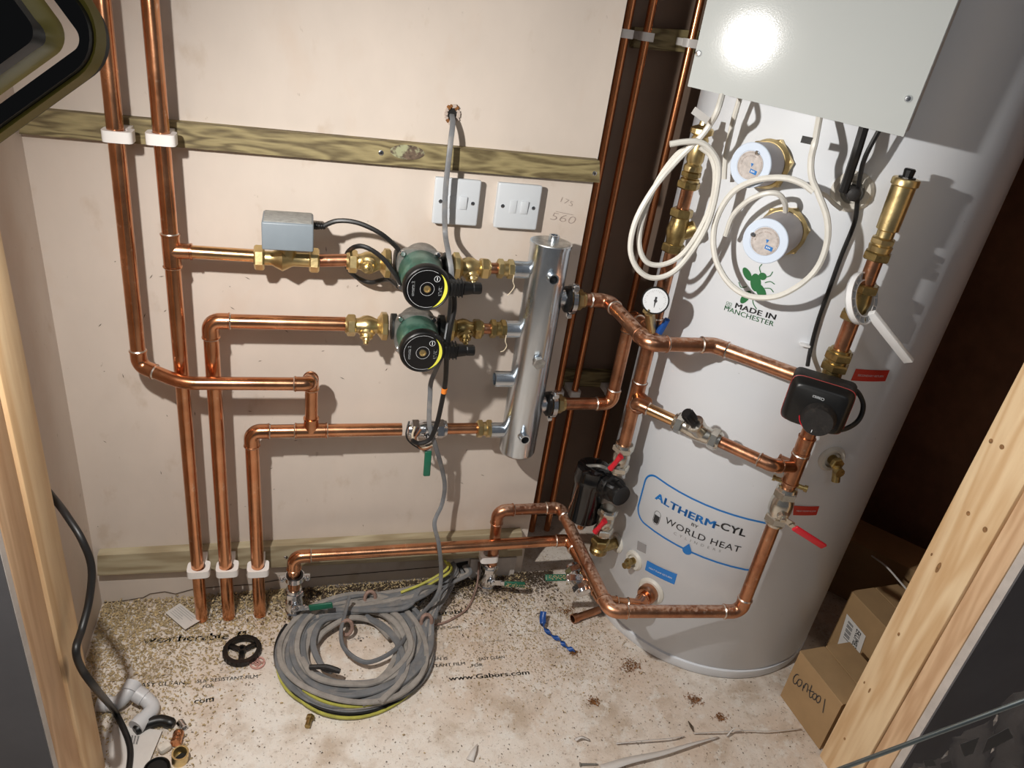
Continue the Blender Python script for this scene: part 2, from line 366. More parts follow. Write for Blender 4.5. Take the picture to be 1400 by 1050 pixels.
def run(label, pts, r=.0132, m='copper', rad=None, elbows=None, fm=None, group=None, name='copper_pipe', tees=(), couplers=(), nosock=()):
    rad = rad or r * 1.25
    path, cs = fillet(pts, rad)
    base = min([V(p) for p in pts], key=lambda p: p.z)
    t = thing(name, base, label, 'pipe', group)
    obj('tube', B().tube(path, r, 20), m, t)
    for i, cn_ in enumerate(cs):
        if cn_ and (elbows is None or i in elbows): elbow(*cn_, r, t, fm or m)
    for (c_, ax, br, bl) in tees:
        b_ = B(); ax = V(ax).normalized(); c_ = V(c_); L_ = r * 2.3
        for sgn in (1, -1):
            b_.rev(c_, ax * sgn, [(0, r + .0016), (L_ - .003, r + .0016), (L_ - .002, r + .003), (L_, r + .003), (L_ + .0004, r)], 18, fm or m)
            b_.rev(c_ + ax * sgn * L_, ax * sgn, [(0, r + .0016), (.002, r + .0003)], 18, 'solder')
        if br: b_.rev(c_, V(br), [(0, bl[1] + .003), (bl[0] - .004, bl[1] + .0018), (bl[0] - .003, bl[1] + .003), (bl[0], bl[1] + .003), (bl[0] + .0004, bl[1])], 18, fm or m)
        obj('tee', b_, None, t)
    for (c_, ax) in couplers:
        b_ = B(); ax = V(ax).normalized(); L_ = r * 1.3
        b_.rev(V(c_) - ax * L_, ax, [(0, r + .0025), (.0025, r + .0025), (.003, r + .0014), (2 * L_ - .003, r + .0014), (2 * L_ - .0025, r + .0025), (2 * L_, r + .0025)], 18, fm or m)
        obj('coupling', b_, None, t)
    return t
def vert(px, py, Y, z1=None, py1=None, px1=None):
    """vertical line through a pixel at depth Y: returns (x, y)"""
    q = P(px, py, Y=Y); return V((q.x, q.y))

def text_mesh(body, bold=0.0, spacing=1.0, shear=0):
    cu = bpy.data.curves.new('t', 'FONT'); cu.body = body; cu.size = 1; cu.offset = bold; cu.space_character = spacing; cu.shear = shear; cu.resolution_u = 3
    cu.fill_mode = 'FRONT'
    ob = bpy.data.objects.new('t', cu); me = bpy.data.meshes.new_from_object(ob)
    vs = [v.co.copy() for v in me.vertices]; fs = [list(p.vertices) for p in me.polygons]
    bpy.data.objects.remove(ob); bpy.data.meshes.remove(me); bpy.data.curves.remove(cu); return vs, fs
def lettering(body, fn, w_, h, m, parent, bold=0, spacing=1, name='lettering', u0=0, v0=0, shear=0, label=None, capref='H', slope=0):
    vs, fs = text_mesh(body, min(bold, 0), spacing, shear)
    if not vs: return
    x0 = min(v.x for v in vs); x1 = max(v.x for v in vs); y1 = .72
    bd = B()
    for dx, dy in ([(0, 0)] if bold <= 0 else [(-bold, -bold * .6), (bold, -bold * .6), (-bold, bold * .6), (bold, bold * .6)]):
        bd.add([fn(u0 + (v.x + dx - x0) / (x1 - x0) * w_, v0 + (v.y + dy) / y1 * h + (v.x - x0) / (x1 - x0) * slope) for v in vs], fs)
    return obj(name, bd, m, parent, flat=True, label=label)
def strip(pts2, width, fn, closed=False):       # flat printed line in a (u,v) chart
    bd = B(); k = len(pts2); vs = []; fs = []
    for i in range(k):
        a = pts2[(i - 1) % k if closed else max(i - 1, 0)]; c_ = pts2[(i + 1) % k if closed else min(i + 1, k - 1)]
        dx, dy = c_[0] - a[0], c_[1] - a[1]; l = math.hypot(dx, dy) or 1; nx, ny = -dy / l * width / 2, dx / l * width / 2
        vs += [fn(pts2[i][0] + nx, pts2[i][1] + ny), fn(pts2[i][0] - nx, pts2[i][1] - ny)]
    for i in range(k if closed else k - 1):
        j = (i + 1) % k; fs.append([2 * i, 2 * i + 1, 2 * j + 1, 2 * j])
    bd.add(vs, fs); return bd
def fillpoly(pts2, fn):
    bd = B(); bd.add([fn(*p) for p in pts2], [list(range(len(pts2)))]); return bd
def smooth(pts, n=8, closed=False):
    pts = [V(p) for p in pts]; k = len(pts); out = []
    for i in range(k if closed else k - 1):
        p0 = pts[(i - 1) % k] if closed or i > 0 else pts[0] * 2 - pts[1]; p1 = pts[i]; p2 = pts[(i + 1) % k]; p3 = pts[(i + 2) % k] if closed or i + 2 < k else pts[-1] * 2 - pts[-2]
        for j in range(n):
            t = j / n; out.append(.5 * ((2 * p1) + (p2 - p0) * t + (2 * p0 - 5 * p1 + 4 * p2 - p3) * t * t + (3 * p1 - p0 - 3 * p2 + p3) * t**3))
    if not closed: out.append(pts[-1])
    return out

# ================================================================== structure
XL, XR, YB = -.4257, .5365, .225
CEIL = 2.42
def slab(name, lo, hi, m): 
    lo = V(lo); hi = V(hi); bd = B().box((lo + hi) / 2, hi - lo); return obj(name, bd, m, kind='structure', flat=True)
fl = slab('floor', (-1.8, -3.0, -.05), (2.2, .35, 0), 'floor')
wb = slab('wall_back', (XL, 0, 0), (XR, .225, CEIL), 'plaster')
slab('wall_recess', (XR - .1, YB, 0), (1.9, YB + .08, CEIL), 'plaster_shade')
wl = slab('wall_left', (XL - .08, -.60, 0), (XL, .225, CEIL), 'plaster')
slab('wall_right', (1.62, -1.0, 0), (1.70, YB, CEIL), 'brown_wall')
slab('ceiling', (-.6, -.62, CEIL), (1.75, .35, CEIL + .05), 'plaster')
# partition either side of the opening: studs, and plasterboard on the room side
JL, JR = -.335, 1.03
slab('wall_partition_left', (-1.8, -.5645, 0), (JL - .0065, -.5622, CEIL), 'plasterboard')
slab('trim_1', (-1.8, -.5622, 0), (JL - .0055, -.550, CEIL), 'board_edge')
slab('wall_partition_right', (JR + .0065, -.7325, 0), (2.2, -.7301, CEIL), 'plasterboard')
slab('trim_2', (JR + .0055, -.7301, 0), (2.2, -.716, CEIL), 'board_edge')
def stud(name, x0, x1, y0, y1, m, label, z1=CEIL - .005):
    bd = B().box(((x0 + x1) / 2, (y0 + y1) / 2, z1 / 2), (abs(x1 - x0), abs(y1 - y0), z1), bev=.003)
    # origin near the corner so that the grain runs vertically
    return obj(name, bd, m, label=label, cat='timber')
stud('timber_stud', XL + .002, JL, -.477, -.398, 'pine', 'pale pine stud at the left of the opening, black cable crossing it')
stud('timber_stud', XL + .002, JL - .004, -.549, -.479, 'pine2', 'darker planed pine board against the grey board on the left of the opening')
rstud = stud('timber_stud', JR, JR + .09, -.676, -.587, 'pine', 'broad knotty pine stud leaning through the right side of the photo')
stud('timber_stud', JR + .003, JR + .09, -.7155, -.678, 'pine2', 'narrow planed pine strip next to the knotty stud on the right')

for (px, py, a_, c_) in ((1355, 603, .006, .004), (1370, 611, .007, .004), (1324, 702, .006, .004), (1347, 724, .007, .005), (1283, 776, .006, .011), (1274, 758, .003, .003), (1229, 867, .004, .004), (1182, 933, .003, .003), (1189, 944, .003, .006), (1155, 1010, .004, .003)):
    q = P(px, py, X=JR); bd = B().prism([q + V((-.0004, math.cos(2 * PI * i / 14) * a_ * .55, math.sin(2 * PI * i / 14) * c_)) for i in range(14)], (-.0004, 0, 0)); obj('knot', bd, 'knot_pine', rstud, flat=True)
# plaster skirting strip with crack below low batten
def wallmap(Y=-.0012):
    return lambda u, v: V((u, Y, v))
# wall marks: mixed strip near base and specks as fine print-like marks
bd = B()
for i in range(46):
    q = P(random.uniform(120, 720), random.uniform(330, 740), Y=-.0006); a = random.uniform(0, PI); l = random.uniform(.001, .006); h = .0007
    u = V((math.cos(a), 0, math.sin(a))); v = V((-math.sin(a), 0, math.cos(a)))
    bd.add([q - u * l, q + v * h, q + u * l, q - v * h], [[0, 1, 2, 3]])
obj('scuff_marks', bd, 'shaving_dark', wb if False else None, label='small dark scuffs and nail marks scattered on the plaster wall', cat='marks', kind='stuff', flat=True)
crk = [P(*p, Y=-.0008) for p in [(142, 824), (165, 822), (196, 817), (205, 812), (225, 809), (240, 812), (262, 806), (300, 802), (345, 799), (380, 793), (420, 790), (470, 786), (530, 781), (600, 775)]]
obj('plaster_crack', B().tube(crk, .0012, 4), 'shaving_dark', None, label='thin cracked joint line along the foot of the plaster wall', cat='crack')

# ================================================================== battens
def batten(label, pts4, yf, yb, m, screws=(), knots=()):
    """pts4 = pixel corners TL TR BR BL of the front face at depth yf"""
    q = [P(*p, Y=yf) for p in pts4]; back = [V((p.x, yb, p.z)) for p in q]
    t = thing('timber_batten', (q[3].x, yb, q[3].z), label, 'timber')
    bd = B().hexa([q[3], q[2], q[1], q[0]], [back[3], back[2], back[1], back[0]])
    pl = obj('plank', bd, m, t, flat=True)
    for (px, py) in screws:
        c_ = P(px, py, Y=yf); s_ = B(); s_.rev(c_, -Yv, [(-.001, .0045), (.0006, .0045), (.0012, .003)], 14, 'chrome'); s_.box(c_ - Yv * .0012, (.005, .0008, .0012), m='dark_hole'); s_.box(c_ - Yv * .0012, (.0012, .0008, .005), m='dark_hole')
        obj('screw', s_, None, t)
    for (px, py, rx, rz) in knots:
        c_ = P(px, py, Y=yf); ring_ = [c_ + V((math.cos(a) * rx, -.0006, math.sin(a) * rz)) for a in [2 * PI * i / 24 for i in range(24)]]
        k_ = B(); k_.prism(ring_, (0, -.0006, 0)); obj('knot', k_, 'knot', t, flat=True)
    return t
batten('green-tinged treated batten high on the wall with an oval knot behind grey cable', [(30, 148), (820, 220), (820, 250), (26, 183)], -.022, 0, 'treated', [(38, 163), (521, 209), (813, 237)], [(557, 208, .030, .0125)])
batten('pale rough batten low on the wall behind the upright pipe feet', [(133, 760), (714, 729), (714, 760), (133, 787)], -.022, 0, 'treated_pale', [(391, 762)])
batten('short shaded batten high in the recess behind the narrow pipes', [(868, 37), (990, 44), (990, 76), (866, 66)], YB - .022, YB, 'treated')
batten('short dark batten halfway down the recess behind the narrow pipes', [(762, 508), (850, 510), (848, 530), (760, 528)], YB - .022, YB, 'treated')

# ================================================================== upright copper pipes on left
YR = -.070; R28 = .0132; R22 = .0112
def clip(c_, ax, r, wall, label, group='white pipe clips', h=.017, wd=.0215, dp=.021, m='clip', toward=Yv):
    """white plastic pipe clip: c_ pipe centre, ax pipe direction, toward = direction to the wall"""
    ax = V(ax).normalized(); tw = V(toward).normalized(); sd = ax.cross(tw).normalized(); c_ = V(c_)
    n = 28; out = []; inn = []
    for i in range(n):
        a = 2 * PI * i / n + PI / 4; ca, sa = math.cos(a), math.sin(a)
        sq = lambda x: math.copysign(abs(x)**.42, x)
        out.append(c_ + sd * sq(ca) * wd - tw * (sq(sa) * (r + .0048)) - ax * h / 2); inn.append(c_ + sd * ca * (r + .0004) - tw * sa * (r + .0004) - ax * h / 2)
    bd = B().ring(out, inn, ax * h)
    t = thing('pipe_clip', c_ + tw * wall, label, 'pipe clip', group)
    obj('collar', bd, m, t)
    l0 = r + .0036
    if wall > l0 + .002:
        obj('base', B().box(c_ + tw * (l0 + wall) / 2, (sd * 1).to_tuple() and (.026, wall - l0, h * .9), R=Matrix((sd, tw, ax)).transposed(), bev=.001), m, t)
    return t
# pipe A: leftmost, cranks forward over the others
pa0 = P(147, 0, Y=YR); pa1 = P(190, 494, Y=YR); xa, ya = pa1.x, YR
TOPZ = CEIL - .01
row3z = P(480, 588, Y=YR).z
zA = P(300, 524, Y=-.106).z
pts = [V((P(152, 0, Y=YR).x, YR, TOPZ)), V((xa, YR, P(190, 500, Y=YR).z)), V((P(250, 521, Y=-.106).x, -.106, zA)), V((P(418, 526, Y=-.106).x, -.106, P(418, 525, Y=-.106).z))]
aend = V((P(426, 512, Y=YR).x, YR, P(426, 514, Y=YR).z))
pts2 = [pts[0], pts[1], pts[2], pts[3] + V((.006, 0, 0)), aend, V((aend.x, YR, row3z + .02))]
run('leftmost upright copper pipe, dull upper length curving forward into a brassy arm', pts2, .0122, 'copper', rad=[.018, .10, .012, .014], elbows=[0, 2, 3], fm='copper')
zrow1 = P(300, 346, Y=YR).z
xb = P(217, 175, Y=YR).x; xb2 = P(276.6, 845, Z=0)
run('second upright copper pipe from the left with a tee feeding the top row', [V((P(207, 0, Y=YR).x - .003, YR, TOPZ)), V((P(235, 350, Y=YR).x, YR, zrow1)), V((xb2.x, YR, .004))], .0125, 'copper', elbows=[], rad=.3,
    tees=[(V((P(235, 350, Y=YR).x, YR, zrow1)), Z, X, (.032, R22))])
xB = P(235, 350, Y=YR).x
x3 = P(311, 777, Y=YR).x
zrow2 = P(380, 441, Y=YR).z
run('third upright copper pipe turning right into the middle row', [V((P(312.6, 840, Y=YR).x, YR, .004)), V((x3 - .004, YR, zrow2)), P(472, 443, Y=YR)], R28, 'copper', group=None)
x4 = P(354, 800, Y=YR).x
run('fourth upright copper pipe turning right into the bottom row with a tee', [V((x4, YR, .004)), V((x4 - .004, YR, row3z)), V((P(549, 588, Y=YR).x, YR, row3z))], R28, 'copper',
    tees=[(V((aend.x, YR, row3z)), X, Z, (.030, .0122))])
TOPCLIPS = [(162, 185), (221, 189)]
for (px, py), nm in zip(TOPCLIPS, ('leftmost', 'second')):
    clip(P(px, py, Y=YR), Z, R28, -YR - .022, 'white plastic clip on the high batten holding the %s upright pipe' % nm, wd=.0215)
for (px, py), nm in zip([(272, 779), (311, 778), (353, 778)], ('left', 'middle', 'right')):
    clip(P(px, py, Y=YR), Z, R28, -YR - .022, 'white plastic clip on the low batten, %s of the three side by side' % nm, wd=.0225)

# narrow pipes in the recess
for (px, lab, px2) in [(864, 'narrow copper pipe running beside the corner of the plaster wall', 0), (893.4, 'narrow copper pipe in the middle of the recess', 0), (957.7, 'narrow copper pipe nearest the cylinder, passing behind the white control box', 0)]:
    q = P(px, 0, Y=.16)
    run(lab, [V((q.x, .16, TOPZ)), V((q.x, .16, .004))], .0085, 'copper_shade', elbows=[])
    zc = P(885, 50, Y=YB - .03).z
    clip(V((q.x, .16, zc)), Z, .0085, YB - .022 - .16, 'shaded white clip high in the recess on the %s' % lab.split('pipe')[0].strip() + {864: ' pipe at the wall corner', 893.4: ' middle pipe', 957.7: ' pipe by the control box'}[px], h=.016, wd=.014)
    zc = P(810, 528, Y=YB - .03).z
    clip(V((q.x, .16, zc)), Z, .0085, YB - .022 - .16, 'dark clip halfway down the recess on the %s pipe' % {864: 'corner', 893.4: 'middle', 957.7: 'right-hand'}[px], h=.016, wd=.014)

# ================================================================== fittings
def comp_nut(bd, c_, ax, r, m, l=.016): bd.nut(c_, ax, r, l, m); return bd
def gate_valve(label, c_, ax, sp, r_pipe=R22, m='brass', flange=1, body_l=.05, name='pump_valve'):
    """brass pump isolating valve: compression nut, globe body, spindle, union nut on the pump side"""
    c_ = V(c_); ax = V(ax).normalized(); sp = V(sp).normalized()
    t = thing(name, c_ - Z * .02, label, 'valve')
    bd = B(); bd.rev(c_ - ax * body_l / 2, ax, [(0, .013), (.010, .0145), (.018, .0185), (.026, .0195), (.034, .0175), (.042, .0135), (body_l, .0145)], 22)
    bd.rev(c_ + sp * .006, sp, [(0, .0155), (.010, .0155), (.013, .012), (.018, .0115)], 18)
    obj('body', bd, m, t)
    b_ = B(); b_.nut(c_ - ax * (body_l / 2 + .004), ax, .0205, .016); b_.rev(c_ - ax * (body_l / 2 + .015), ax, [(0, .0145), (.006, .0175)], 18); obj('compression_nut', b_, m, t, ang=20)
    b_ = B(); b_.nut(c_ + ax * (body_l / 2 + .006), ax, .027, .013, n=8); b_.rev(c_ + ax * (body_l / 2 - .006), ax, [(0, .016), (.006, .023)], 20); obj('union_nut', b_, m, t, ang=20)
    b_ = B(); b_.nut(c_ + sp * .022, sp, .011, .008); b_.rev(c_ + sp * .026, sp, [(0, .0065), (.004, .0062), (.005, .0045), (.010, .0045), (.0105, .003)], 14); obj('spindle', b_, m, t, ang=20)
    return t
def cable(label, pts, r, m, cat='cable', sec=None, n=8, seg=8, name='cable', up=None, raw=False):
    path = pts if raw else smooth(pts, seg)
    return obj(name, B().tube(path, r, n, sec=sec, up=up), m, None, label=label, cat=cat)

def pump(label, pxv, pxface, which):
    c_ = P(*pxv, Y=-.078); z0 = c_.z
    f_ = P(*pxface, Z=z0 - .002); cf = V((f_.x, f_.y, z0))
    cf.x = c_.x + (f_.x - c_.x)
    t = thing('circulator_pump', V((c_.x, c_.y, z0 - .05)), label, 'pump', 'green circulator pumps')
    # volute with side unions
    bd = B(); bd.rev(V((c_.x - .050, -.078, z0)), X, [(0, .0245), (.010, .0245), (.012, .017), (.030, .019), (.05, .024), (.070, .019), (.088, .017), (.090, .0245), (.100, .0245)], 24, 'cast_black')
    bd.rev(V((c_.x, -.052, z0)), -Yv, [(0, .030), (.008, .036), (.036, .036), (.046, .034)], 32, 'cast_grey')
    obj('volute', bd, None, t)
    # rounded square cast flange
    yfl = -.098; n = 32
    poly = []
    for i in range(n):
        a = 2 * PI * i / n; ca, sa = math.cos(a), math.sin(a); e = .5; poly.append(V((cf.x - .002 + math.copysign(abs(ca)**e, ca) * .039, yfl, z0 + math.copysign(abs(sa)**e, sa) * .039)))
    bd = B(); bd.prism(poly, (0, -.013, 0)); fg = obj('motor_flange', bd, 'cast_grey', t)
    for sx in (-1, 1):
        for sz in (-1, 1):
            obj('bolt', B().rev(V((cf.x - .002 + sx * .031, yfl - .012, z0 + sz * .031)), -Yv, [(0, .0052), (.005, .0052), (.006, .004)], 12), 'chrome', fg)
    y1 = cf.y + .018
    # motor can, green
    yb0 = yfl - .012
    obj('motor_housing', B().rev(V((cf.x, yb0, z0)), -Yv, [(0, .037), (.003, .0385), (yb0 - y1 - .002, .0365), (yb0 - y1, .036)], 40), 'pump_green', t)
    hd = obj('control_head', B().rev(V((cf.x, y1, z0)), -Yv, [(0, .037), (.002, .0405), (.013, .0405), (.0165, .0385), (.0175, .037), (.0165, .0355)], 48), 'black', t)
    yf = y1 - .0168
    obj('dial_face', B().rev(V((cf.x, yf, z0)), -Yv, [(0, .0356), (.0003, .0354)], 48), 'black_gloss', hd, label='glossy black dial face')
    fn = lambda u, v: V((cf.x + u, yf - .0007, z0 + v))
    def arc(r0, a0, a1, w_, m, nm, taper=False, k=40):
        b_ = B(); vs = []; fs = []
        for i in range(k + 1):
            a = math.radians(a0 + (a1 - a0) * i / k); ww = w_ * (math.sin(PI * i / k) if taper else 1); vs += [fn(math.cos(a) * (r0 - ww), math.sin(a) * (r0 - ww)), fn(math.cos(a) * r0, math.sin(a) * r0)]
        for i in range(k): fs.append([2 * i, 2 * i + 1, 2 * i + 3, 2 * i + 2])
        b_.add(vs, fs); return obj(nm, b_, m, hd, flat=True)
    arc(.0345, -72, 52, .0058, 'yellow', 'yellow_arc', True); arc(.0332, 60, 290, .0004, 'white_print', 'ring_mark')
    arc(.0120, 0, 360, .0004, 'white_print', 'ring_mark')
    obj('centre_screw', B().rev(V((cf.x, yf, z0)), -Yv, [(0, .0062), (.002, .0062), (.0024, .004), (.001, .0030), (.001, .001)], 16), 'brass', hd)
    rot = lambda u, v: fn(-.0205 + v, .0125 - u)            # reads downwards
    lettering('evosta 2', lambda u, v: fn(-.0215 - v, -.013 + u), .026, .0052, 'white_print', hd, bold=.03)
    lettering('DAB', lambda u, v: fn(.0195 + v, .006 - u), .017, .0055, 'white_print', hd, bold=.035)
    arcb = B(); 
    k = 20; vs = []; fs = []
    for i in range(k):
        a = 2 * PI * i / k; vs += [fn(.0155 + math.cos(a) * .0052, .0185 + math.sin(a) * .0052), fn(.0155 + math.cos(a) * .0046, .0185 + math.sin(a) * .0046)]; j = (i + 1) % k; fs.append([2 * i, 2 * i + 1, 2 * j + 1, 2 * j])
    vs += [fn(.0150, .0155), fn(.0162, .0155), fn(.0162, .0215), fn(.0150, .0215)]; fs.append([2 * k, 2 * k + 1, 2 * k + 2, 2 * k + 3]); arcb.add(vs, fs)
    obj('button_mark', arcb, 'white_print', hd, flat=True)
    # power plug on the right
    q = V((cf.x + .036, y1 - .002, z0 - .002)); pd = V((1, .0, .02)).normalized()
    b_ = B(); b_.box(q + pd * .014, (.030, .022, .026), bev=.005); b_.rev(q + pd * .028, pd, [(0, .0125), (.016, .0105)], 14)
    for k in range(4): b_.box(q + pd * (.008 + k * .006), (.002, .0245, .0275), bev=.001)
    pl = obj('power_plug', b_, 'black', t)
    b_ = B(); b_.nut(q + pd * .052, pd, .0105, .016, n=10); obj('cable_nut', b_, 'black', pl, ang=20)
    return t, c_, cf
t1, pc1, pf1 = pump('upper green circulator pump with black dial, nearest the white switches', (577, 362), (584, 397), 0)
t2, pc2, pf2 = pump('lower green circulator pump with black dial, directly below the other', (571, 447), (578, 484), 1)

# top row pipe, actuator valve, pump valves
zr = zrow1
def rowp(px, py): return P(px, py, Y=YR)
a = rowp(352, 352); xv0, xv1 = rowp(352, 350).x, rowp(432, 354).x
run('short horizontal copper pipe in the top row between tee and motorised valve', [V((xB + .012, YR, zr)), V((xv0 + .004, YR, rowp(352, 350).z))], R22, 'copper_gold', elbows=[])
zz = rowp(392, 354).z
t = thing('motorised_valve', V(((xv0 + xv1) / 2, YR, zz - .02)), 'brass two-port valve with a grey box actuator and black lead', 'valve')
xm = (xv0 + xv1) / 2
bd = B().rev(V((xv0 - .002, YR, zz)), X, [(0, .0125), (.018, .0125), (.026, .0125), (.034, .017), (.043, .0215), (.052, .017), (.060, .0125), (.092, .0125)], 22); bd.rev(V((xm, YR, zz)), Z, [(0, .016), (.022, .016)], 20)
obj('body', bd, 'brass', t)
for x_1 in (xv0 + .003, xv1 - .003):
    b_ = B(); b_.nut(V((x_1, YR, zz)), X, .0215, .017); obj('compression_nut', b_, 'brass', t, ang=20)
yf = -.122; yb = -.052
fTL, fTR, fBR, fBL = P(357, 303, Y=yf), P(429, 308, Y=yf), P(428, 346, Y=yf), P(357, 341, Y=yf)
cxm = (fTL.x + fTR.x) / 2; wq = abs(fTR.x - fTL.x); zt = (fTL.z + fTR.z) / 2; zb = (fBL.z + fBR.z) / 2
b_ = B().box((cxm, (yf + yb) / 2, (zt + zb) / 2), (wq, yb - yf, zt - zb), bev=.003, seg=3)
ac = obj('actuator_box', b_, 'grey_box', t, label='grey box actuator')
obj('dusty_lid', B().box((cxm, (yf + yb) / 2, zt + .0004), (wq - .006, yb - yf - .006, .0012), bev=.0004), 'grey_box_top', ac)
gq = V((fTR.x, -.085, zt - .012))
b_ = B().rev(gq, X, [(0, .0065), (.006, .0065), (.008, .0055), (.020, .0045)], 12)
for k in range(4): b_.rev(gq + X * (.004 + k * .004), X, [(0, .0066 - k * .0003), (.002, .0066 - k * .0003)], 12)
obj('strain_relief', b_, 'black', ac)
cable('black lead arching from the grey actuator to the upper pump', [gq + X * .015, P(462, 302, Y=-.09), P(490, 305, Y=-.095), P(520, 319, Y=-.10), P(540, 336, Y=-.095), P(552, 352, Y=-.088)], .0042, 'rubber')
cable('black cable looped round the upper left pump valve', [P(548, 388, Y=-.125), P(538, 372, Y=-.125), P(522, 352, Y=-.12), P(500, 338, Y=-.115), P(484, 338, Y=-.10), P(474, 348, Y=-.05), P(474, 364, Y=-.035), P(486, 378, Y=-.035), P(506, 386, Y=-.04), P(530, 382, Y=-.06), P(545, 392, Y=-.10)], .0042, 'rubber')
pvx = rowp(509, 357)
run('very short copper pipe between motorised valve and upper pump', [V((xv1 + .006, YR, zz)), V((rowp(486, 356).x, YR, pc1.z))], R22, 'copper_dull', elbows=[])
yq = -.078
gate_valve('brass gate valve left of the upper pump, screw facing out', V((pc1.x - .094, yq, pc1.z)), X, V((-.25, -1, -.1)))
gate_valve('brass gate valve left of the lower pump, spindle pointing down', V((pc2.x - .094, yq, pc2.z)), X, V((-.1, -.7, -.8)))
gate_valve('brass gate valve right of the upper pump, spindle pointing down', V((pc1.x + .090, yq, pc1.z - .001)), -X, V((.1, -.55, -.8)), body_l=.044)
gate_valve('darker brass gate valve right of the lower pump', V((pc2.x + .090, yq, pc2.z - .001)), -X, V((0, -.8, -.6)), m='brass_old', body_l=.044)

# ================================================================== manifold
YM = -.082
mt = P(752, 331, Y=YM); mb = P(707, 617, Y=YM); mxx = (P(750, 340, Y=YM).x + P(711, 600, Y=YM).x) / 2; MR = .0385
t = thing('steel_manifold', V((mxx, YM, mb.z)), 'shiny galvanised steel header cylinder standing on pipe stubs beside the wall corner', 'manifold')
body = obj('header_body', B().rev(V((mxx, YM, mb.z)), Z, [(0, MR - .007), (.003, MR - .002), (.008, MR), (mt.z - mb.z - .006, MR), (mt.z - mb.z - .0055, MR + .0015), (mt.z - mb.z, MR + .0015), (mt.z - mb.z, MR - .002)], 56), 'zinc', t)
obj('end_cap', B().rev(V((mxx, YM, mt.z - .004)), Z, [(0, MR - .001), (.0052, MR - .002), (.006, MR - .005)], 48), 'zinc_rough', t)
b_ = B(); b_.rev(V((mxx + .004, YM, mt.z)), Z, [(0, .010), (.014, .010), (.014, .0065), (.004, .0062)], 20); obj('top_boss', b_, 'zinc', t)
def socket(c_, dr, r, l, open_=True, hexd=False):
    b_ = B(); c_ = V(c_); dr = V(dr).normalized()
    if open_: b_.rev(c_, dr, [(0, r + .002), (.002, r), (l, r), (l, r * .76), (l - .012, r * .72)], 26, 'zinc', cap=False); b_.rev(c_, dr, [(l - .013, r * .74), (l - .012, r * .74)], 20, 'dark_hole')
    else: b_.rev(c_, dr, [(0, r), (l * .5, r)], 24, 'zinc'); b_.nut(c_ + dr * l * .7, dr, r * 1.25, l * .6, 'zinc_rough')
    return obj('socket', b_, None, t, ang=25)
for (px, py, o_) in [(720, 368, 0), (712, 447, 0), (703, 518, 1), (695, 588, 0)]:
    z1 = P(px - 8, py, Y=YM).z; xs = P({368: 702, 447: 692, 518: 676, 588: 671}[py], py, Y=YM).x; l = (mxx - .03) - xs
    z1 = {368: pc1.z, 447: pc2.z, 518: z1, 588: row3z}[py]
    socket((mxx - .030, YM if py == 518 else -.078, z1), -X, .0165, l, True)
for (px, py, o_, r) in [(757, 383, 1, .0105), (738, 498, 0, .0105), (718, 602, 1, .0105)]:
    q = P(px, py, Y=YM - MR - .014); b_ = socket((q.x, YM - MR + .004, q.z), -Yv, r, .018, bool(o_))
for py, px in ((408, 790), (552, 760)):
    q = P(px, py, Y=YM); socket((mxx + .030, YM, q.z), X, .0165, .018, True)
# couplings and pipes from manifold to the pump row
def nutpair(c_, ax, m, label, r=.020, sep=.014):
    t = thing('compression_fitting', V(c_) - Z * r, label, 'fitting')
    ax = V(ax).normalized(); c_ = V(c_)
    b_ = B(); b_.rev(c_ - ax * .014, ax, [(0, .0145), (.028, .0145)], 18); obj('body', b_, m, t)
    for s_ in (-1, 1):
        b_ = B(); b_.nut(c_ + ax * s_ * sep * .7, ax, r, .012); obj('nut', b_, m, t, ang=20)
    return t
def stubpipe(label, a_, b_2, r=R22, m='copper_dull'): return run(label, [a_, b_2], r, m, elbows=[])
for c_, m_, lab in ((pc1, 'brass', 'upper'), (pc2, 'brass_old', 'lower')):
    x0 = c_.x + .090 + .035; x1 = P({'upper': 692, 'lower': 683}[lab], 400, Y=YM).x
    xs = P({'upper': 702, 'lower': 692}[lab], {'upper': 368, 'lower': 447}[lab], Y=YM).x
    stubpipe('short copper stub joining the %s pump valve to the steel header' % lab, V((x0 - .01, -.078, c_.z)), V((xs - .004, -.078, c_.z)), .0105, 'copper_dull')
    nutpair(V((xs - .015, -.078, c_.z)), X, m_, '%s brass compression fitting screwed into the steel header' % lab, .0185)
    sq = V((xs - .002, -.097, c_.z - .004))
    cable('short loose jointing strand hanging at the %s header stub' % lab, [sq, sq + V((-.001, -.003, -.012)), sq + V((.003, -.003, -.022)), sq + V((-.002, -.004, -.032)), sq + V((-.008, -.004, -.04 if lab == 'upper' else -.034))], .0009, 'ptfe', cat='strand', n=5, name='jointing_strand')
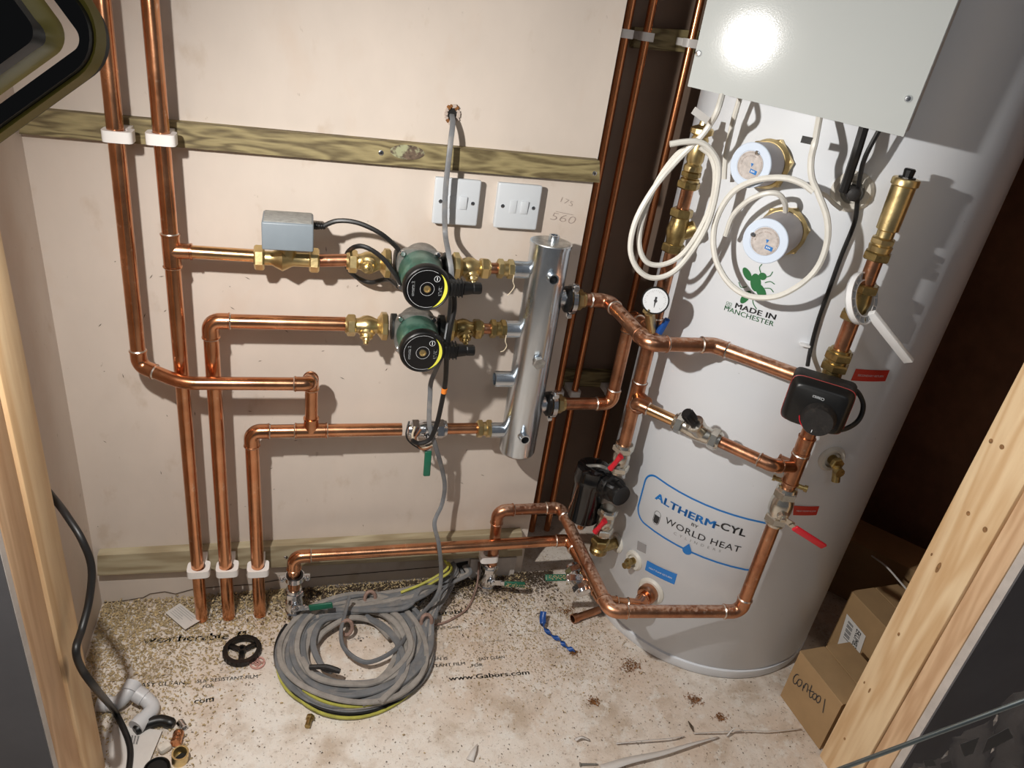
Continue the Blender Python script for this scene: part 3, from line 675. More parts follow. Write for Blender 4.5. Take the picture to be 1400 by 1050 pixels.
# bottom row: chrome lever valve, pipe, brass nut
def lever_valve(label, c_, ax, sp, hd, hl, m='chrome', hm='green_handle', body_l=.060, br=.0185, name='lever_valve', dusty=False, grow=1):
    c_ = V(c_); ax = V(ax).normalized(); sp = V(sp).normalized(); hd = V(hd).normalized()
    t = thing(name, c_ - Z * br, label, 'valve')
    k = body_l / .06
    b_ = B(); b_.rev(c_ - ax * body_l / 2, ax, [(0, .015 * grow), (.008 * k, .0155 * grow), (.018 * k, br), (.024 * k, br + .0008), (.036 * k, br + .0008), (.042 * k, br), (.052 * k, .0155 * grow), (body_l, .015 * grow)], 26); b_.rev(c_, sp, [(0, .010), (br + .006, .010), (br + .008, .007)], 18); obj('body', b_, m, t)
    for s_ in (-1, 1):
        b_ = B(); b_.nut(c_ + ax * s_ * (body_l / 2 - .004), ax, .0205 * grow, .018); b_.rev(c_ + ax * s_ * (body_l / 2 + .004), ax * s_, [(0, .018 * grow), (.006, .0165 * grow), (.007, .0135 * grow)], 18); obj('nut', b_, m, t, ang=20)
    # flat steel lever with a plastic sleeve
    o_ = c_ + sp * (br + .008); up = sp; sd = hd.cross(up).normalized(); Rt = Matrix((hd, sd, up)).transposed()
    b_ = B(); b_.box(o_ + hd * .008, (.032, .014, .0022), R=Rt, bev=.0008); b_.box(o_ + hd * .026 + up * .003, (.014, .011, .0022), R=Rt, bev=.0008); b_.nut(o_ + up * .003, up, .006, .005); lv = obj('lever', b_, m, t, ang=20)
    b_ = B(); b_.box(o_ + hd * (.028 + hl / 2) + up * .004, (hl, .0145, .0065), R=Rt, bev=.0026, seg=3); sl = obj('handle_sleeve', b_, hm, lv, label=hm.split('_')[0] + ' plastic sleeve')
    if dusty:
        b_ = B()
        for i in range(45):
            q = o_ + hd * (.03 + random.random() * (hl - .004)) + up * .0078 + sd * random.uniform(-.0045, .0045); b_.box(q, (random.uniform(.001, .004), .0012, .0008), R=Matrix.Rotation(random.uniform(0, 3), 3, 'Z'))
        obj('shavings_on_handle', b_, 'shaving', lv, kind='stuff', flat=True)
    return t
c_ = V((P(584, 588, Y=YR).x, YR, row3z))
lever_valve('chrome lever valve in the bottom row, green handle hanging down', c_, X, V((0, -1, -.12)), V((0, -.12, -1)), .058)
xe = P(671, 588, Y=YM).x
run('short copper pipe between lever valve and header in the bottom row', [c_ + X * .03, V((xe - .002, YR, row3z))], R22 + .0005, 'copper', elbows=[])
nutpair(V((xe - .012, -.072, row3z)), X, 'brass', 'brass compression fitting at the lowest header stub', .0195)
# small bundle of bare wires round lever valve
b_ = B()
tt = thing('cable_end', c_ + V((0, -.03, -.03)), 'stripped black cable end with bare wires wrapped at the lever valve', 'cable')
obj('wires', B().tube(smooth([c_ + V((-.030, -.022, .02)), c_ + V((-.034, -.028, .0)), c_ + V((-.022, -.032, -.020)), c_ + V((0, -.034, -.022)), c_ + V((.014, -.03, -.010))], 8), .0022, 6, 'ptfe').tube(smooth([c_ + V((-.018, -.026, .016)), c_ + V((-.028, -.03, -.006)), c_ + V((-.014, -.036, -.026)), c_ + V((.006, -.036, -.020))], 8), .0022, 6, 'brown_wire').tube(smooth([c_ + V((-.040, -.008, .024)), c_ + V((-.046, -.02, .0)), c_ + V((-.036, -.028, -.016)), c_ + V((-.010, -.036, -.028)), c_ + V((.006, -.036, -.020))], 8), .0018, 6, 'rubber'), None, tt)

# right-hand flanges with chrome clamps and brass nuts
PZ1 = P(800, 410, Y=YM).z; PZ2 = P(770, 552, Y=YM).z
XD = P(835, 408, Y=YM).x - .004
for zc, nm, xend in ((PZ1, 'upper', 0), (PZ2, 'lower', 0)):
    t = thing('clamped_union', V((mxx + MR, YM, zc - .03)), '%s black and chrome clamped union on the right of the steel header' % nm, 'fitting')
    xs = mxx + MR + .010
    obj('gasket_ring', B().rev(V((xs - .004, YM, zc)), X, [(0, .020), (.004, .026), (.010, .026), (.013, .021)], 28), 'black', t)
    b_ = B(); n = 28
    outr = [V((xs + .008, YM + math.sin(2 * PI * i / n) * .029, zc + math.cos(2 * PI * i / n) * .029)) for i in range(n)]; inr = [V((xs + .008, YM + math.sin(2 * PI * i / n) * .0245, zc + math.cos(2 * PI * i / n) * .0245)) for i in range(n)]
    b_.ring(outr, inr, (.009, 0, 0)); obj('clamp_band', b_, 'chrome', t)
    b_ = B(); b_.box(V((xs + .010, YM - .014, zc + .030)), (.012, .012, .016), bev=.002); b_.nut(V((xs + .010, YM - .022, zc + .031)), Yv, .0065, .007); b_.box(V((xs + .010, YM - .008, zc - .031)), (.010, .010, .010), bev=.002); obj('clamp_bolt', b_, 'chrome', t, ang=20)
    b_ = B(); b_.rev(V((xs + .010, YM, zc)), X, [(0, .0175), (.014, .0155), (.03, .0155)], 20); b_.nut(V((xs + .028, YM, zc)), X, .021, .014); obj('brass_tail', b_, 'brass', t, ang=20)
xn = mxx + MR + .042
# flow pipe: out, forward, right, then slanting to the mixing valve
E1 = V((XD, YM, PZ1)); E2 = V((XD, P(887, 467, X=XD).y, PZ1))
q3 = P(976, 472, Z=PZ1); q4 = P(1082, 511, Z=PZ1)
run('dusty copper pipe from upper header union, kinked forward then along the cylinder', [V((xn, YM, PZ1)), E1, E2, V((q3.x, q3.y, PZ1)), V((q4.x, q4.y, PZ1)) + (q4 - q3).normalized() * .028], R28, 'copper_dusty', fm='copper_dusty', rad=.020)
# return pipe up behind it
VLx, VLy = .645, -.170
x2 = P(836, 549, Y=YM).x
zg = P(872, 432, Y=YM).z
run('golden copper pipe from lower header union rising behind the dusty one', [V((xn, YM, PZ2)), V((x2, YM, PZ2)), V((x2, YM, zg)), V((VLx, VLy, zg + .004))], R28, 'copper_dull', fm='copper', rad=.018)

# left vertical of cylinder group
def vl(px, py, x_=VLx, y_=VLy):
    r = ray(px, py); t_ = ((x_ - CAM.x) * r.x + (y_ - CAM.y) * r.y) / (r.x**2 + r.y**2); return CAM.z + r.z * t_
zt_ = lambda py, px: vl(px, py)
v_top = vl(960, 180); v_n1 = vl(937, 250); v_t = vl(925, 315); v_b = vl(905, 395); v_tee = vl(869, 540); v_va = vl(846, 625); v_fi = vl(836, 668); v_vb = vl(826, 712); v_end = vl(820, 745)
A_ = lambda z1: V((VLx, VLy, z1))
t = thing('air_vent', A_(v_n1), 'short brass air vent on top of the left pipe beside the white cable loop', 'valve')
obj('body', B().rev(A_(v_n1), Z, [(0, .0165), (.008, .0165), (.010, .013), (.020, .013), (.022, .016), (.030, .016), (.034, .0125), (.040, .0150), (.075, .0150), (.080, .0125)], 24), 'brass', t)
obj('cap', B().rev(A_(v_n1 + .080), Z, [(0, .012), (.004, .0195), (.012, .0195), (.014, .017), (.018, .008), (.03, .006)], 12), 'brass', t, ang=20)
b_ = B(); b_.nut(A_(v_n1 - .002), Z, .020, .014); b_.nut(A_(v_n1 + .016), Z, .0175, .010); obj('nut', b_, 'brass_old', t, ang=20)
run('upper left upright copper pipe below the short brass air vent', [A_(v_n1 - .008), A_(v_t + .03)], R22, 'copper_dull', elbows=[])
t = thing('check_valve', A_(v_t - .04), 'old brass angled fitting on the left pipe behind white cable loop', 'valve')
b_ = B(); b_.rev(A_(v_t - .030), Z, [(0, .015), (.015, .017), (.03, .020), (.045, .017), (.06, .015)], 22); b_.rev(A_(v_t - .010), V((.8, -.35, .55)), [(0, .013), (.026, .013), (.026, .0155), (.036, .0155), (.038, .011)], 18); obj('body', b_, 'brass_old', t)
for s_ in (-1, 1):
    b_ = B(); b_.nut(A_(v_t + s_ * .032), Z, .0205, .016); obj('nut', b_, 'brass_old', t, ang=20)
run('copper pipe passing behind the pressure gauge down to the tee', [A_(v_t - .03), A_(v_va + .01)], R28, 'copper_dull', elbows=[], tees=[(A_(zg + .004), Z, V((x2 - VLx, YM - VLy, 0)), (.03, R28)), (A_(v_tee), Z, V((.2, -1, 0)), (.034, R22))])
# pressure gauge
gp = P(896, 411, Y=VLy - .055); gax = (CAM - gp).normalized(); gax = (gax + V((0, 0, -.15))).normalized()
t = thing('pressure_gauge', gp - Z * .03, 'round black-rimmed pressure gauge with a white dial above the copper elbow', 'gauge')
gu = Z - gax * gax.z; gu.normalize(); gr = gu.cross(gax).normalized()
tl = math.radians(-14); gr, gu = gr * math.cos(tl) + gu * math.sin(tl), gu * math.cos(tl) - gr * math.sin(tl)
obj('case', B().rev(gp - gax * .018, gax, [(0, .018), (.003, .0235), (.018, .0250), (.020, .0235), (.0185, .0225)], 40), 'black', t)
gf = lambda u, v: gp + gax * .0012 + gr * u + gu * v
fa = obj('dial', B().rev(gp + gax * .0002, gax, [(0, .0222), (.0004, .0222)], 40), 'white_print', t)
bd = B()
for i in range(25):
    a = math.radians(-35 + i * 250 / 24); l = .0035 if i % 4 == 0 else .0018; c1 = (math.cos(a), math.sin(a)); nx = (-math.sin(a) * .00025, math.cos(a) * .00025)
    bd.add([gf(c1[0] * (.0190 - l) + nx[0], c1[1] * (.0190 - l) + nx[1]), gf(c1[0] * .0190 + nx[0], c1[1] * .0190 + nx[1]), gf(c1[0] * .0190 - nx[0], c1[1] * .0190 - nx[1]), gf(c1[0] * (.0190 - l) - nx[0], c1[1] * (.0190 - l) - nx[1])], [[0, 1, 2, 3]])
obj('scale_marks', bd, 'grey_ink', fa, flat=True)
bd = B(); nd = V((.25, -1)).normalized(); npd = V((-nd.y, nd.x))
bd.prism([gf(*(nd * .013)), gf(*(npd * .0014)), gf(*(-nd * .007 + npd * .0016)), gf(*(-nd * .007 - npd * .0016)), gf(*(-npd * .0014))], gax * .0008); bd.rev(gf(0, 0), gax, [(0, .0025), (.002, .0025)], 14)
obj('needle', bd, 'black_ink', fa)
gb = V((VLx, VLy, zg + .004)); st = gp - gu * .024 - gax * .010
b_ = B(); b_.nut(st, gu, .012, .012); b_.cyl(gb, st, .0095, 16); obj('stem', b_, 'brass', t, ang=20)
bp_ = P(907, 446, Y=VLy - .03)
b_ = B(); b_.box(bp_, (.010, .008, .034), R=Matrix.Rotation(.3, 3, 'Y'), bev=.002); b_.cyl(gb, bp_, .006, 10); obj('drain_lever', b_, 'blue', None, label='small blue lever peeking out beneath the pressure gauge', cat='lever')

# magnetic filter group
def butterfly(label, z1, ang):
    t = thing('isolation_valve', A_(z1 - .03), label, 'valve')
    b_ = B(); b_.rev(A_(z1 - .026), Z, [(0, .0165), (.012, .0165), (.016, .0185), (.036, .0185), (.040, .0165), (.052, .0165)], 24); obj('body', b_, 'nickel', t)
    for s_ in (-1, 1):
        b_ = B(); b_.nut(A_(z1 + s_ * .024), Z, .0225, .015); b_.rev(A_(z1 + s_ * .030), Z * s_, [(0, .020), (.006, .018), (.007, .014)], 20); obj('nut', b_, 'nickel', t, ang=20)
    hd = V((-.75, -.66, 0)).normalized(); h0 = A_(z1) + hd * .026; sd = V((-.66, .75, 0)) * .0; ud = V((math.sin(ang) * .6, -.2, math.cos(ang))).normalized()
    b_ = B(); b_.cyl(A_(z1) + hd * .015, h0 + hd * .004, .005, 12)
    for s_ in (-1, 1): b_.tube([h0, h0 + ud * s_ * .008, h0 + ud * s_ * .020], [.005, .0055, .007], 10)
    obj('wing_handle', b_, 'red', t, label='red wing handle'); return t
butterfly('nickel valve with a red wing handle above the black filter', v_va, .5)
butterfly('nickel valve with a red wing handle below the black filter', v_vb, .5)
t = thing('magnetic_filter', V((.60, -.12, v_vb - .03)), 'glossy black canister filter standing left of the cylinder pipe', 'filter')
fq = P(812, 640, Y=-.125); fx, fy = fq.x, -.125
ztop = fq.z; zbot = P(795, 715, Y=-.125).z
obj('canister', B().rev(V((fx, fy, zbot + .014)), Z, [(0, .030), (.006, .036), (ztop - zbot - .054, .037), (ztop - zbot - .044, .040), (ztop - zbot - .034, .040), (ztop - zbot - .030, .0385), (ztop - zbot - .010, .037), (ztop - zbot - .004, .026)], 40), 'black_gloss', t)
dv = V((VLx - fx, VLy - fy, 0)).normalized()
b_ = B(); b_.rev(V((fx, fy, v_fi)) + dv * .0, dv, [(0, .026), (.030, .026), (.034, .029), (.046, .029), (.050, .024), (.06, .024)], 28)
for i in range(14):
    a = 2 * PI * i / 14; u_, w_, _ = basis(dv); b_.box(V((fx, fy, v_fi)) + dv * .040 + (u_ * math.cos(a) + w_ * math.sin(a)) * .029, (.004, .004, .004), bev=.001)
obj('coupling_ring', b_, 'black', t)
b_ = B(); b_.rev(A_(v_fi - .020), Z, [(0, .020), (.004, .024), (.036, .024), (.04, .020)], 28); b_.rev(A_(v_fi), V((.25, -1, .05)), [(0, .022), (.026, .0235), (.030, .0225), (.0285, .018)], 28); obj('inlet_block', b_, 'black', t)
b_ = B(); b_.tube(smooth([V((fx - .02, fy, ztop + .006)), V((fx, fy - .02, ztop + .02)), V((fx + .02, fy - .03, ztop + .018)), V((VLx - .012, VLy - .022, v_va - .01))], 6), .004, 8); obj('bracket', b_, 'cast_grey', t)
pp = CYL(838, 764, .0); pn = CN(pp)
t = thing('cylinder_outlet', A_(v_end - .02), 'old brass elbow joining the lowest left valve to the cylinder side', 'fitting')
b_ = B(); b_.rev(A_(v_end - .022), Z, [(0, .012), (.004, .020), (.014, .020), (.018, .016), (.04, .016)], 22); b_.nut(A_(v_end + .012), Z, .0215, .014); b_.cyl(A_(v_end - .010), V((pp.x, pp.y, v_end - .022)), .0125, 18); obj('body', b_, 'brass_old', t, ang=25)
def grommet(label, p, n, r=.026, h=.008, m='grommet'):
    return obj('grommet', B().rev(p - n * .002, n, [(0, r), (h * .4, r), (h, r * .84), (h, r * .62), (h * .4, r * .56)], 32), m, None, label=label, cat='grommet')
pe = V((pp.x, pp.y, v_end - .022)); grommet('cream grommet where the brass elbow enters the cylinder', pe, pn, .024)

# bypass branch with strainer
TR_ = V((.872, -.405, 0)); q = P(1012, 836, Z=ZF - 1.03); VRx, VRy = q.x, q.y
AR = lambda z1: V((VRx, VRy, z1))
vr = lambda px, py: vl(px, py, VRx, VRy)
zbr = v_tee; zt2 = vr(1085, 640)
s0 = A_(zbr); o1 = P(857, 537, Y=VLy - .040)
s1 = V((VLx + .004, VLy - .050, v_tee - .012)); 
e_ = AR(zt2)
s1 = P(858, 546, Y=VLy - .052)
s3 = P(1046, 632, Y=VRy - .010)
run('bypass copper pipe slanting down across the cylinder, left end doubled back at the tee', [s0, V((s0.x + .0, s1.y, s0.z)) + V((s1.x - s0.x, 0, 0)) * .4, s1 + (s3 - s1) * .06, s1 + (s3 - s1) * .44], R22, 'copper_gold', fm='copper_dull', rad=.012)
ba = (s3 - s1).normalized(); sc = P(955, 587, Y=(s1 + (s3 - s1) * .5).y); 
# strainer centre on the line
k_ = (sc - s1).dot(ba); sc = s1 + ba * k_
t = thing('y_strainer', sc - Z * .03, 'nickel Y-shaped bypass valve with ribbed black knob pointing up', 'valve')
b_ = B(); b_.rev(sc - ba * .032, ba, [(0, .014), (.012, .0155), (.03, .0175), (.05, .0165), (.064, .014)], 22)
kd = (P(935, 556, Y=sc.y) - P(962, 592, Y=sc.y)).normalized(); k0 = sc + ba * .010
b_.rev(k0, kd, [(0, .0155), (.024, .0165), (.026, .0175), (.032, .0175), (.034, .010)], 22); obj('body', b_, 'nickel', t)
b_ = B(); b_.rev(k0 + kd * .032, kd, [(0, .008), (.006, .008), (.008, .0105), (.030, .0105), (.032, .009)], 16)
for i in range(12):
    a = 2 * PI * i / 12; u_, w_, _ = basis(kd); b_.box(k0 + kd * .051 + (u_ * math.cos(a) + w_ * math.sin(a)) * .0105, (.0025, .0025, .020), R=kd.to_track_quat('Z', 'Y').to_matrix(), bev=.0006)
obj('knob', b_, 'black', t, label='ribbed black knob')
for s_ in (-1, 1):
    b_ = B(); b_.nut(sc + ba * s_ * .034, ba, .0205, .016); b_.rev(sc + ba * s_ * .040, ba * s_, [(0, .018), (.006, .016), (.007, .012)], 18); obj('nut', b_, 'nickel', t, ang=20)
run('short bypass copper pipe from the strainer into the right upright pipe', [sc + ba * .036, s3 - ba * .01, s3 + ba * .012, AR(zt2 + .004)], R22, 'copper_dull', rad=.015, elbows=[1])

# ================================================================== right vertical group
zA1 = vr(1237, 243); zA2 = vr(1208, 315); zA3 = vr(1196, 345); zv = vr(1181, 393); zv2 = vr(1168, 432); zn = vr(1146, 492); zbx = vr(1118, 545); zu = vr(1099, 605); zva = vr(1070, 692); zbt = vr(1058, 722); zel = P(1012, 836, Y=VRy).z
t = thing('air_vent', AR(zA3), 'tall brass air vent with black cap at the top of the right pipe', 'valve')
h = zA1 - zA3
obj('body', B().rev(AR(zA3), Z, [(0, .016), (.012, .018), (.014, .0155), (.024, .0155), (.026, .013), (.036, .013), (.038, .0165), (h - .012, .0175), (h - .010, .0200), (h - .002, .0200), (h, .0185)], 30), 'brass', t)
b_ = B(); b_.nut(AR(zA3 - .004), Z, .0215, .014, 'brass_old'); b_.nut(AR(zA3 + .020), Z, .019, .010, 'brass'); obj('nut', b_, None, t, ang=20)
obj('cap', B().rev(AR(zA1), Z, [(0, .0125), (.002, .0125), (.002, .0075), (.012, .0085), (.014, .007)], 10), 'black', t, ang=20)
run('upper right upright copper pipe below the tall air vent', [AR(zA3 - .008), AR(zv)], R22 + .001, 'copper_dull', elbows=[])
t = thing('check_valve', AR(zv2 - .02), 'old brass inline valve inside the white plastic ring', 'valve')
b_ = B(); hh = zv - zv2; b_.rev(AR(zv2), Z, [(0, .0165), (hh * .15, .0185), (hh * .3, .0155), (hh * .5, .0175), (hh * .8, .0155), (hh, .0165)], 22); obj('body', b_, 'brass_old', t)
for z1 in (zv, zv2):
    b_ = B(); b_.nut(AR(z1), Z, .0225, .014); obj('nut', b_, 'brass_old', t, ang=20)
run('right upright copper pipe between brass valve and mixing valve', [AR(zv2), AR(zn)], R22 + .0015, 'copper_dull', elbows=[])
t = thing('compression_fitting', AR(zn - .03), 'old brass double nut on top of the mixing valve', 'fitting')
b_ = B(); b_.rev(AR(zn - .03), Z, [(0, .0165), (.05, .0165)], 20); obj('body', b_, 'brass_old', t)
for dz in (.008, -.012):
    b_ = B(); b_.nut(AR(zn + dz), Z, .0235, .014); obj('nut', b_, 'brass_old', t, ang=20)
# white hanging ring with tail (insulating key ring) round the brass valve
rc = P(1178, 408, Y=VRy - .012)
t = thing('plastic_spanner', rc - Z * .07, 'white plastic ring spanner with ribbed ring hooked over the right pipe', 'tool')
rn = V((.35, -.85, .40)).normalized(); ru = (P(1160, 372, Y=VRy - .02) - P(1190, 440, Y=VRy - .02)); 
ru = (ru - rn * ru.dot(rn)).normalized(); rs = rn.cross(ru); k = 40
outr = [rc + (ru * math.cos(2 * PI * i / k) + rs * math.sin(2 * PI * i / k)) * .042 - rn * .005 for i in range(k)]; inr = [rc + (ru * math.cos(2 * PI * i / k) + rs * math.sin(2 * PI * i / k)) * .0395 - rn * .005 for i in range(k)]
b_ = B().ring(outr, inr, rn * .011)
inr2 = [rc + (ru * math.cos(2 * PI * i / k) + rs * math.sin(2 * PI * i / k)) * .030 - rn * .005 for i in range(k)]; inr3 = [rc + (ru * math.cos(2 * PI * i / k) + rs * math.sin(2 * PI * i / k)) * .028 - rn * .005 for i in range(k)]
b_.ring(inr2, inr3, rn * .011)
b_.ring(outr, inr2, rn * .002)
obj('ring', b_, 'white_pl', t)
for i in range(16):
    a = 2 * PI * i / 16; dd = ru * math.cos(a) + rs * math.sin(a)
    obj('rib', B().box(rc + dd * .035, (.010, .0018, .010), R=Matrix((dd, rn.cross(dd), rn)).transposed()), 'white_pl', t)
h0 = P(1190, 427, Y=VRy - .025); h1 = P(1243, 494, Y=VRy - .050); hd = (h1 - h0).normalized(); hs = hd.cross(rn).normalized()
obj('handle', B().box((h0 + h1) / 2, ((h1 - h0).length, .0075, .016), R=Matrix((hd, hs, hd.cross(hs))).transposed(), bev=.001), 'white_pl', t)

# mixing valve actuator
mc = AR(zbx) + Z * .010 + V((-.006, .004, 0)); 
fx_ = (CAM - mc); fn_ = V((fx_.x, fx_.y, 0)).normalized()
fnn = V((math.cos(math.radians(-130)), math.sin(math.radians(-130)), 0))  # outward from the cylinder
bx = V((-fnn.y, fnn.x, 0)).normalized(); 
if bx.x < 0: bx = -bx
up_ = Z
t = thing('mixing_valve', mc - Z * .04, 'black mixing valve actuator with a round knob and thin red seam', 'valve')
ctr = P(1116, 541, Y=VRy + fnn.y * .045)
ctr = mc + fnn * .050 + bx * .0 + Z * .004
Rb = Matrix((bx, -fnn, Z)).transposed()
b_ = B(); b_.box(mc + fnn * .036 + Z * .004, (.102, .044, .086), R=Rb, bev=.010, seg=3); hb = obj('rear_housing', b_, 'black_matt', t)
# tapered front
def trap(c0, w0, h0_, w1, h1_, dist, m, nm, par):
    n = 36; r0 = []; r1 = []; r2 = []
    for i in range(n):
        a = 2 * PI * (i + .5) / n; ca, sa = math.cos(a), math.sin(a); e = .28; su = math.copysign(abs(ca)**e, ca); sv = math.copysign(abs(sa)**e, sa)
        r0.append(c0 + bx * su * w0 + Z * sv * h0_); r1.append(c0 + fnn * dist + bx * su * w1 + Z * sv * h1_); r2.append(c0 + fnn * (dist + .003) + bx * su * (w1 - .004) + Z * sv * (h1_ - .004))
    bb = B(); bb.add(r0 + r1 + r2, [[i, (i + 1) % n, n + (i + 1) % n, n + i] for i in range(n)] + [[n + i, n + (i + 1) % n, 2 * n + (i + 1) % n, 2 * n + i] for i in range(n)] + [list(range(n))[::-1], [2 * n + i for i in range(n)]]); return obj(nm, bb, m, par)
c0 = mc + fnn * .058 + Z * .004
trap(c0 - fnn * .0005, .0513, .0433, .0513, .0433, .0006, 'seam_red', 'red_seam', hb)
fc = trap(c0, .0508, .0428, .044, .037, .016, 'black', 'front_cover', t)
kc = c0 + fnn * .019 + bx * .008 - Z * .014
kb = obj('knob', B().rev(kc, fnn, [(0, .028), (.002, .0275), (.016, .0250), (.019, .0235)], 40), 'black_matt', t, label='round black knob')
obj('pointer_mark', B().box(kc + fnn * .0195 - Z * .017 - bx * .004, (.0012, .0006, .005), R=Rb), 'white_print', kb)
n = 20; vs = []
b_ = B(); vs = []; fs = []
for i in range(n + 1):
    a = math.radians(190 + i * 90 / n); 
    for rr in (.0287, .0302): vs.append(kc + fnn * .0006 + (bx * math.cos(a) + Z * math.sin(a)) * rr)
for i in range(n): fs.append([2 * i, 2 * i + 1, 2 * i + 3, 2 * i + 2])
b_.add(vs, fs); obj('red_arc', b_, 'red', t, flat=True)
ff = lambda u, v: c0 + fnn * .0195 + bx * u + Z * v
lettering('ESBE', ff, .013, .0042, 'white_print', t, bold=.03, u0=-.012, v0=.019)
b_ = strip([(.0035 + math.cos(2 * PI * i / 6) * .0024, .0205 + math.sin(2 * PI * i / 6) * .0024) for i in range(6)], .0006, ff, True); obj('maker_mark', b_, 'white_print', t, flat=True)
b_ = B(); b_.rev(AR(zbx - .030), Z, [(0, .020), (.06, .020)], 20); b_.cyl(mc, V((q4.x, q4.y, PZ1)), .0120, 20); obj('valve_body', b_, 'brass_old', t)
lq = mc + bx * .040 + fnn * .03
cable('black cable loop at the lower right of the mixing valve', [lq + Z * .0, P(1168, 534, Y=VRy - .05), P(1180, 552, Y=VRy - .06), P(1174, 574, Y=VRy - .065), P(1154, 587, Y=VRy - .07), P(1130, 588, Y=VRy - .07)], .0042, 'rubber')

run('right copper pipe below the mixing valve with soldered tee', [AR(zbx - .02), AR(zva + .028)], R28, 'copper_dull', elbows=[], tees=[(AR(zt2), Z, -ba, (.034, R22))], couplers=[(AR(zu - .004), Z)])
t = thing('drain_screws', AR(vr(1081, 658)), 'two small round bleed knobs either side of the right pipe', 'screw')
cn = AR(vr(1081, 661)); obj('left_screw' if False else 'screw', B().cyl(cn - bx * .012, cn - bx * .026, .0045, 12).rev(cn - bx * .026, -bx, [(0, .006), (.005, .006)], 12), 'brass_old', t); obj('screw', B().cyl(cn + bx * .012, cn + bx * .026, .0045, 12).rev(cn + bx * .026, bx, [(0, .0065), (.006, .0065)], 12), 'brass_old', t)
hdv = (P(1130, 757, Y=VRy - .07) - P(1062, 714, Y=VRy - .04)).normalized()
lever_valve('nickel lever valve low on the right pipe, long red handle', AR(zva), Z, V((-.30, -.88, -.36)), hdv, .078, 'nickel', 'red', body_l=.066, br=.021, grow=1.08)
run('copper pipe from low chrome valve over the floor and up to the red lever valve', [AR(zva - .036), AR(zel), V((P(832, 842, X=P(765, 700, Y=-.05).x).x, P(832, 844, X=P(765, 700, Y=-.05).x).y, zel)), V((P(765, 700, Y=-.05).x, -.050, zel)), V((P(681, 697, Y=-.05).x, -.050, zel)), V((P(672, 775, Y=-.05).x, -.050, P(672, 775, Y=-.05).z))], .0130, 'copper_dusty', fm='copper_dusty', rad=.020)
XN = P(765, 700, Y=-.05).x
# lower horizontal pipe
zlp = P(600, 749, Y=-.085).z; xlv = P(402, 800, Y=-.085).x
pg = CYL(890, 808, .0); XE = P(777, 742, Y=-.085).x
zcp = pg.z
pgn = CN(pg); pout = pg + pgn * .055
yl = P(822, 826, X=XE).y
ye_ = P(822, 826, Z=zcp)
run('long horizontal copper pipe low along the wall, leading round to the cylinder', [V((xlv, -.085, P(402, 812, Y=-.085).z)), V((xlv, -.085, zlp)), V((XE, -.085, zlp)), V((XE + .012, ye_.y, zcp + .008)), V((P(872, 828, Z=zcp).x, P(872, 828, Z=zcp).y, zcp)), pg + pgn * .012], R28, 'copper', fm='copper', rad=.018)
t = thing('compression_fitting', pg - Z * .02, 'worn copper-brown nut on the low cylinder inlet below the blue sticker', 'fitting')
b_ = B(); b_.rev(pg, pgn, [(0, .018), (.006, .022), (.022, .022), (.028, .018)], 26); obj('nut', b_, 'copper_dull', t)
grommet('cream grommet round the low cylinder inlet', pg, pgn, .032)
# three floor valves
lever_valve('chrome lever valve at far left on the floor, green handle over the cable coil', V((xlv, -.085, .046)), Z, V((.15, -1, .25)), V((1, -.15, .22)), .052, body_l=.066)
z2 = .046
lever_valve('chrome lever valve under the white clip, green handle strewn with shavings', V((P(667, 790, Y=-.05).x, -.050, z2)), Z, V((.15, -1, .2)), V((1, -.22, .06)), .050, body_l=.066, dusty=True)
c3 = P(790, 792, Y=-.20); 
lever_valve('chrome lever valve behind the slanting copper pipe, green handle pointing left', c3, V((.15, -.9, -.3)), V((-.3, -.6, .8)), V((-1, .1, -.02)), .048, body_l=.05, dusty=True)
c_ = P(668, 760, Y=-.05); clip(c_, Z, .0132, .026, 'white plastic clip above the chrome valve by the wall end', wd=.022)
# munsen ring
c_ = P(403, 789, Y=-.085); t = thing('pipe_ring', c_ - Z * .01, 'chrome ring clamp with rubber lining on the far left low pipe', 'pipe clip')
n = 28; mk = lambda r, dz: [c_ + V((math.cos(2 * PI * i / n) * r, math.sin(2 * PI * i / n) * r, dz)) for i in range(n)]
obj('band', B().ring(mk(.0205, -.006), mk(.018, -.006), Z * .012), 'chrome', t); obj('rubber_lining', B().ring(mk(.0181, -.008), mk(.0134, -.008), Z * .016), 'black', t)
for s_ in (-1, 1):
    b_ = B(); b_.box(c_ + X * s_ * .026, (.014, .010, .010), bev=.002); b_.rev(c_ + X * s_ * .027 - Yv * .004, -Yv, [(0, .0048), (.006, .0048), (.007, .003)], 10); obj('bolt', b_, 'chrome', t, ang=20)
# open copper stub on the floor
q = P(783, 846, Z=.012); 
b_ = B(); b_.rev(q + V((.075, .02, 0)), V((-1, -.27, 0)), [(0, .0090), (.064, .0090), (.064, .0110), (.078, .0110), (.078, .0092), (.060, .0088)], 22, 'copper_dull', cap=False); b_.rev(q + V((.075, .02, 0)), V((-1, -.27, 0)), [(.05, .0088), (.061, .0088)], 16, 'dark_hole')
obj('open_pipe_stub', b_, None, None, label='open-ended copper stub lying on the floor under the slanting pipe', cat='pipe')

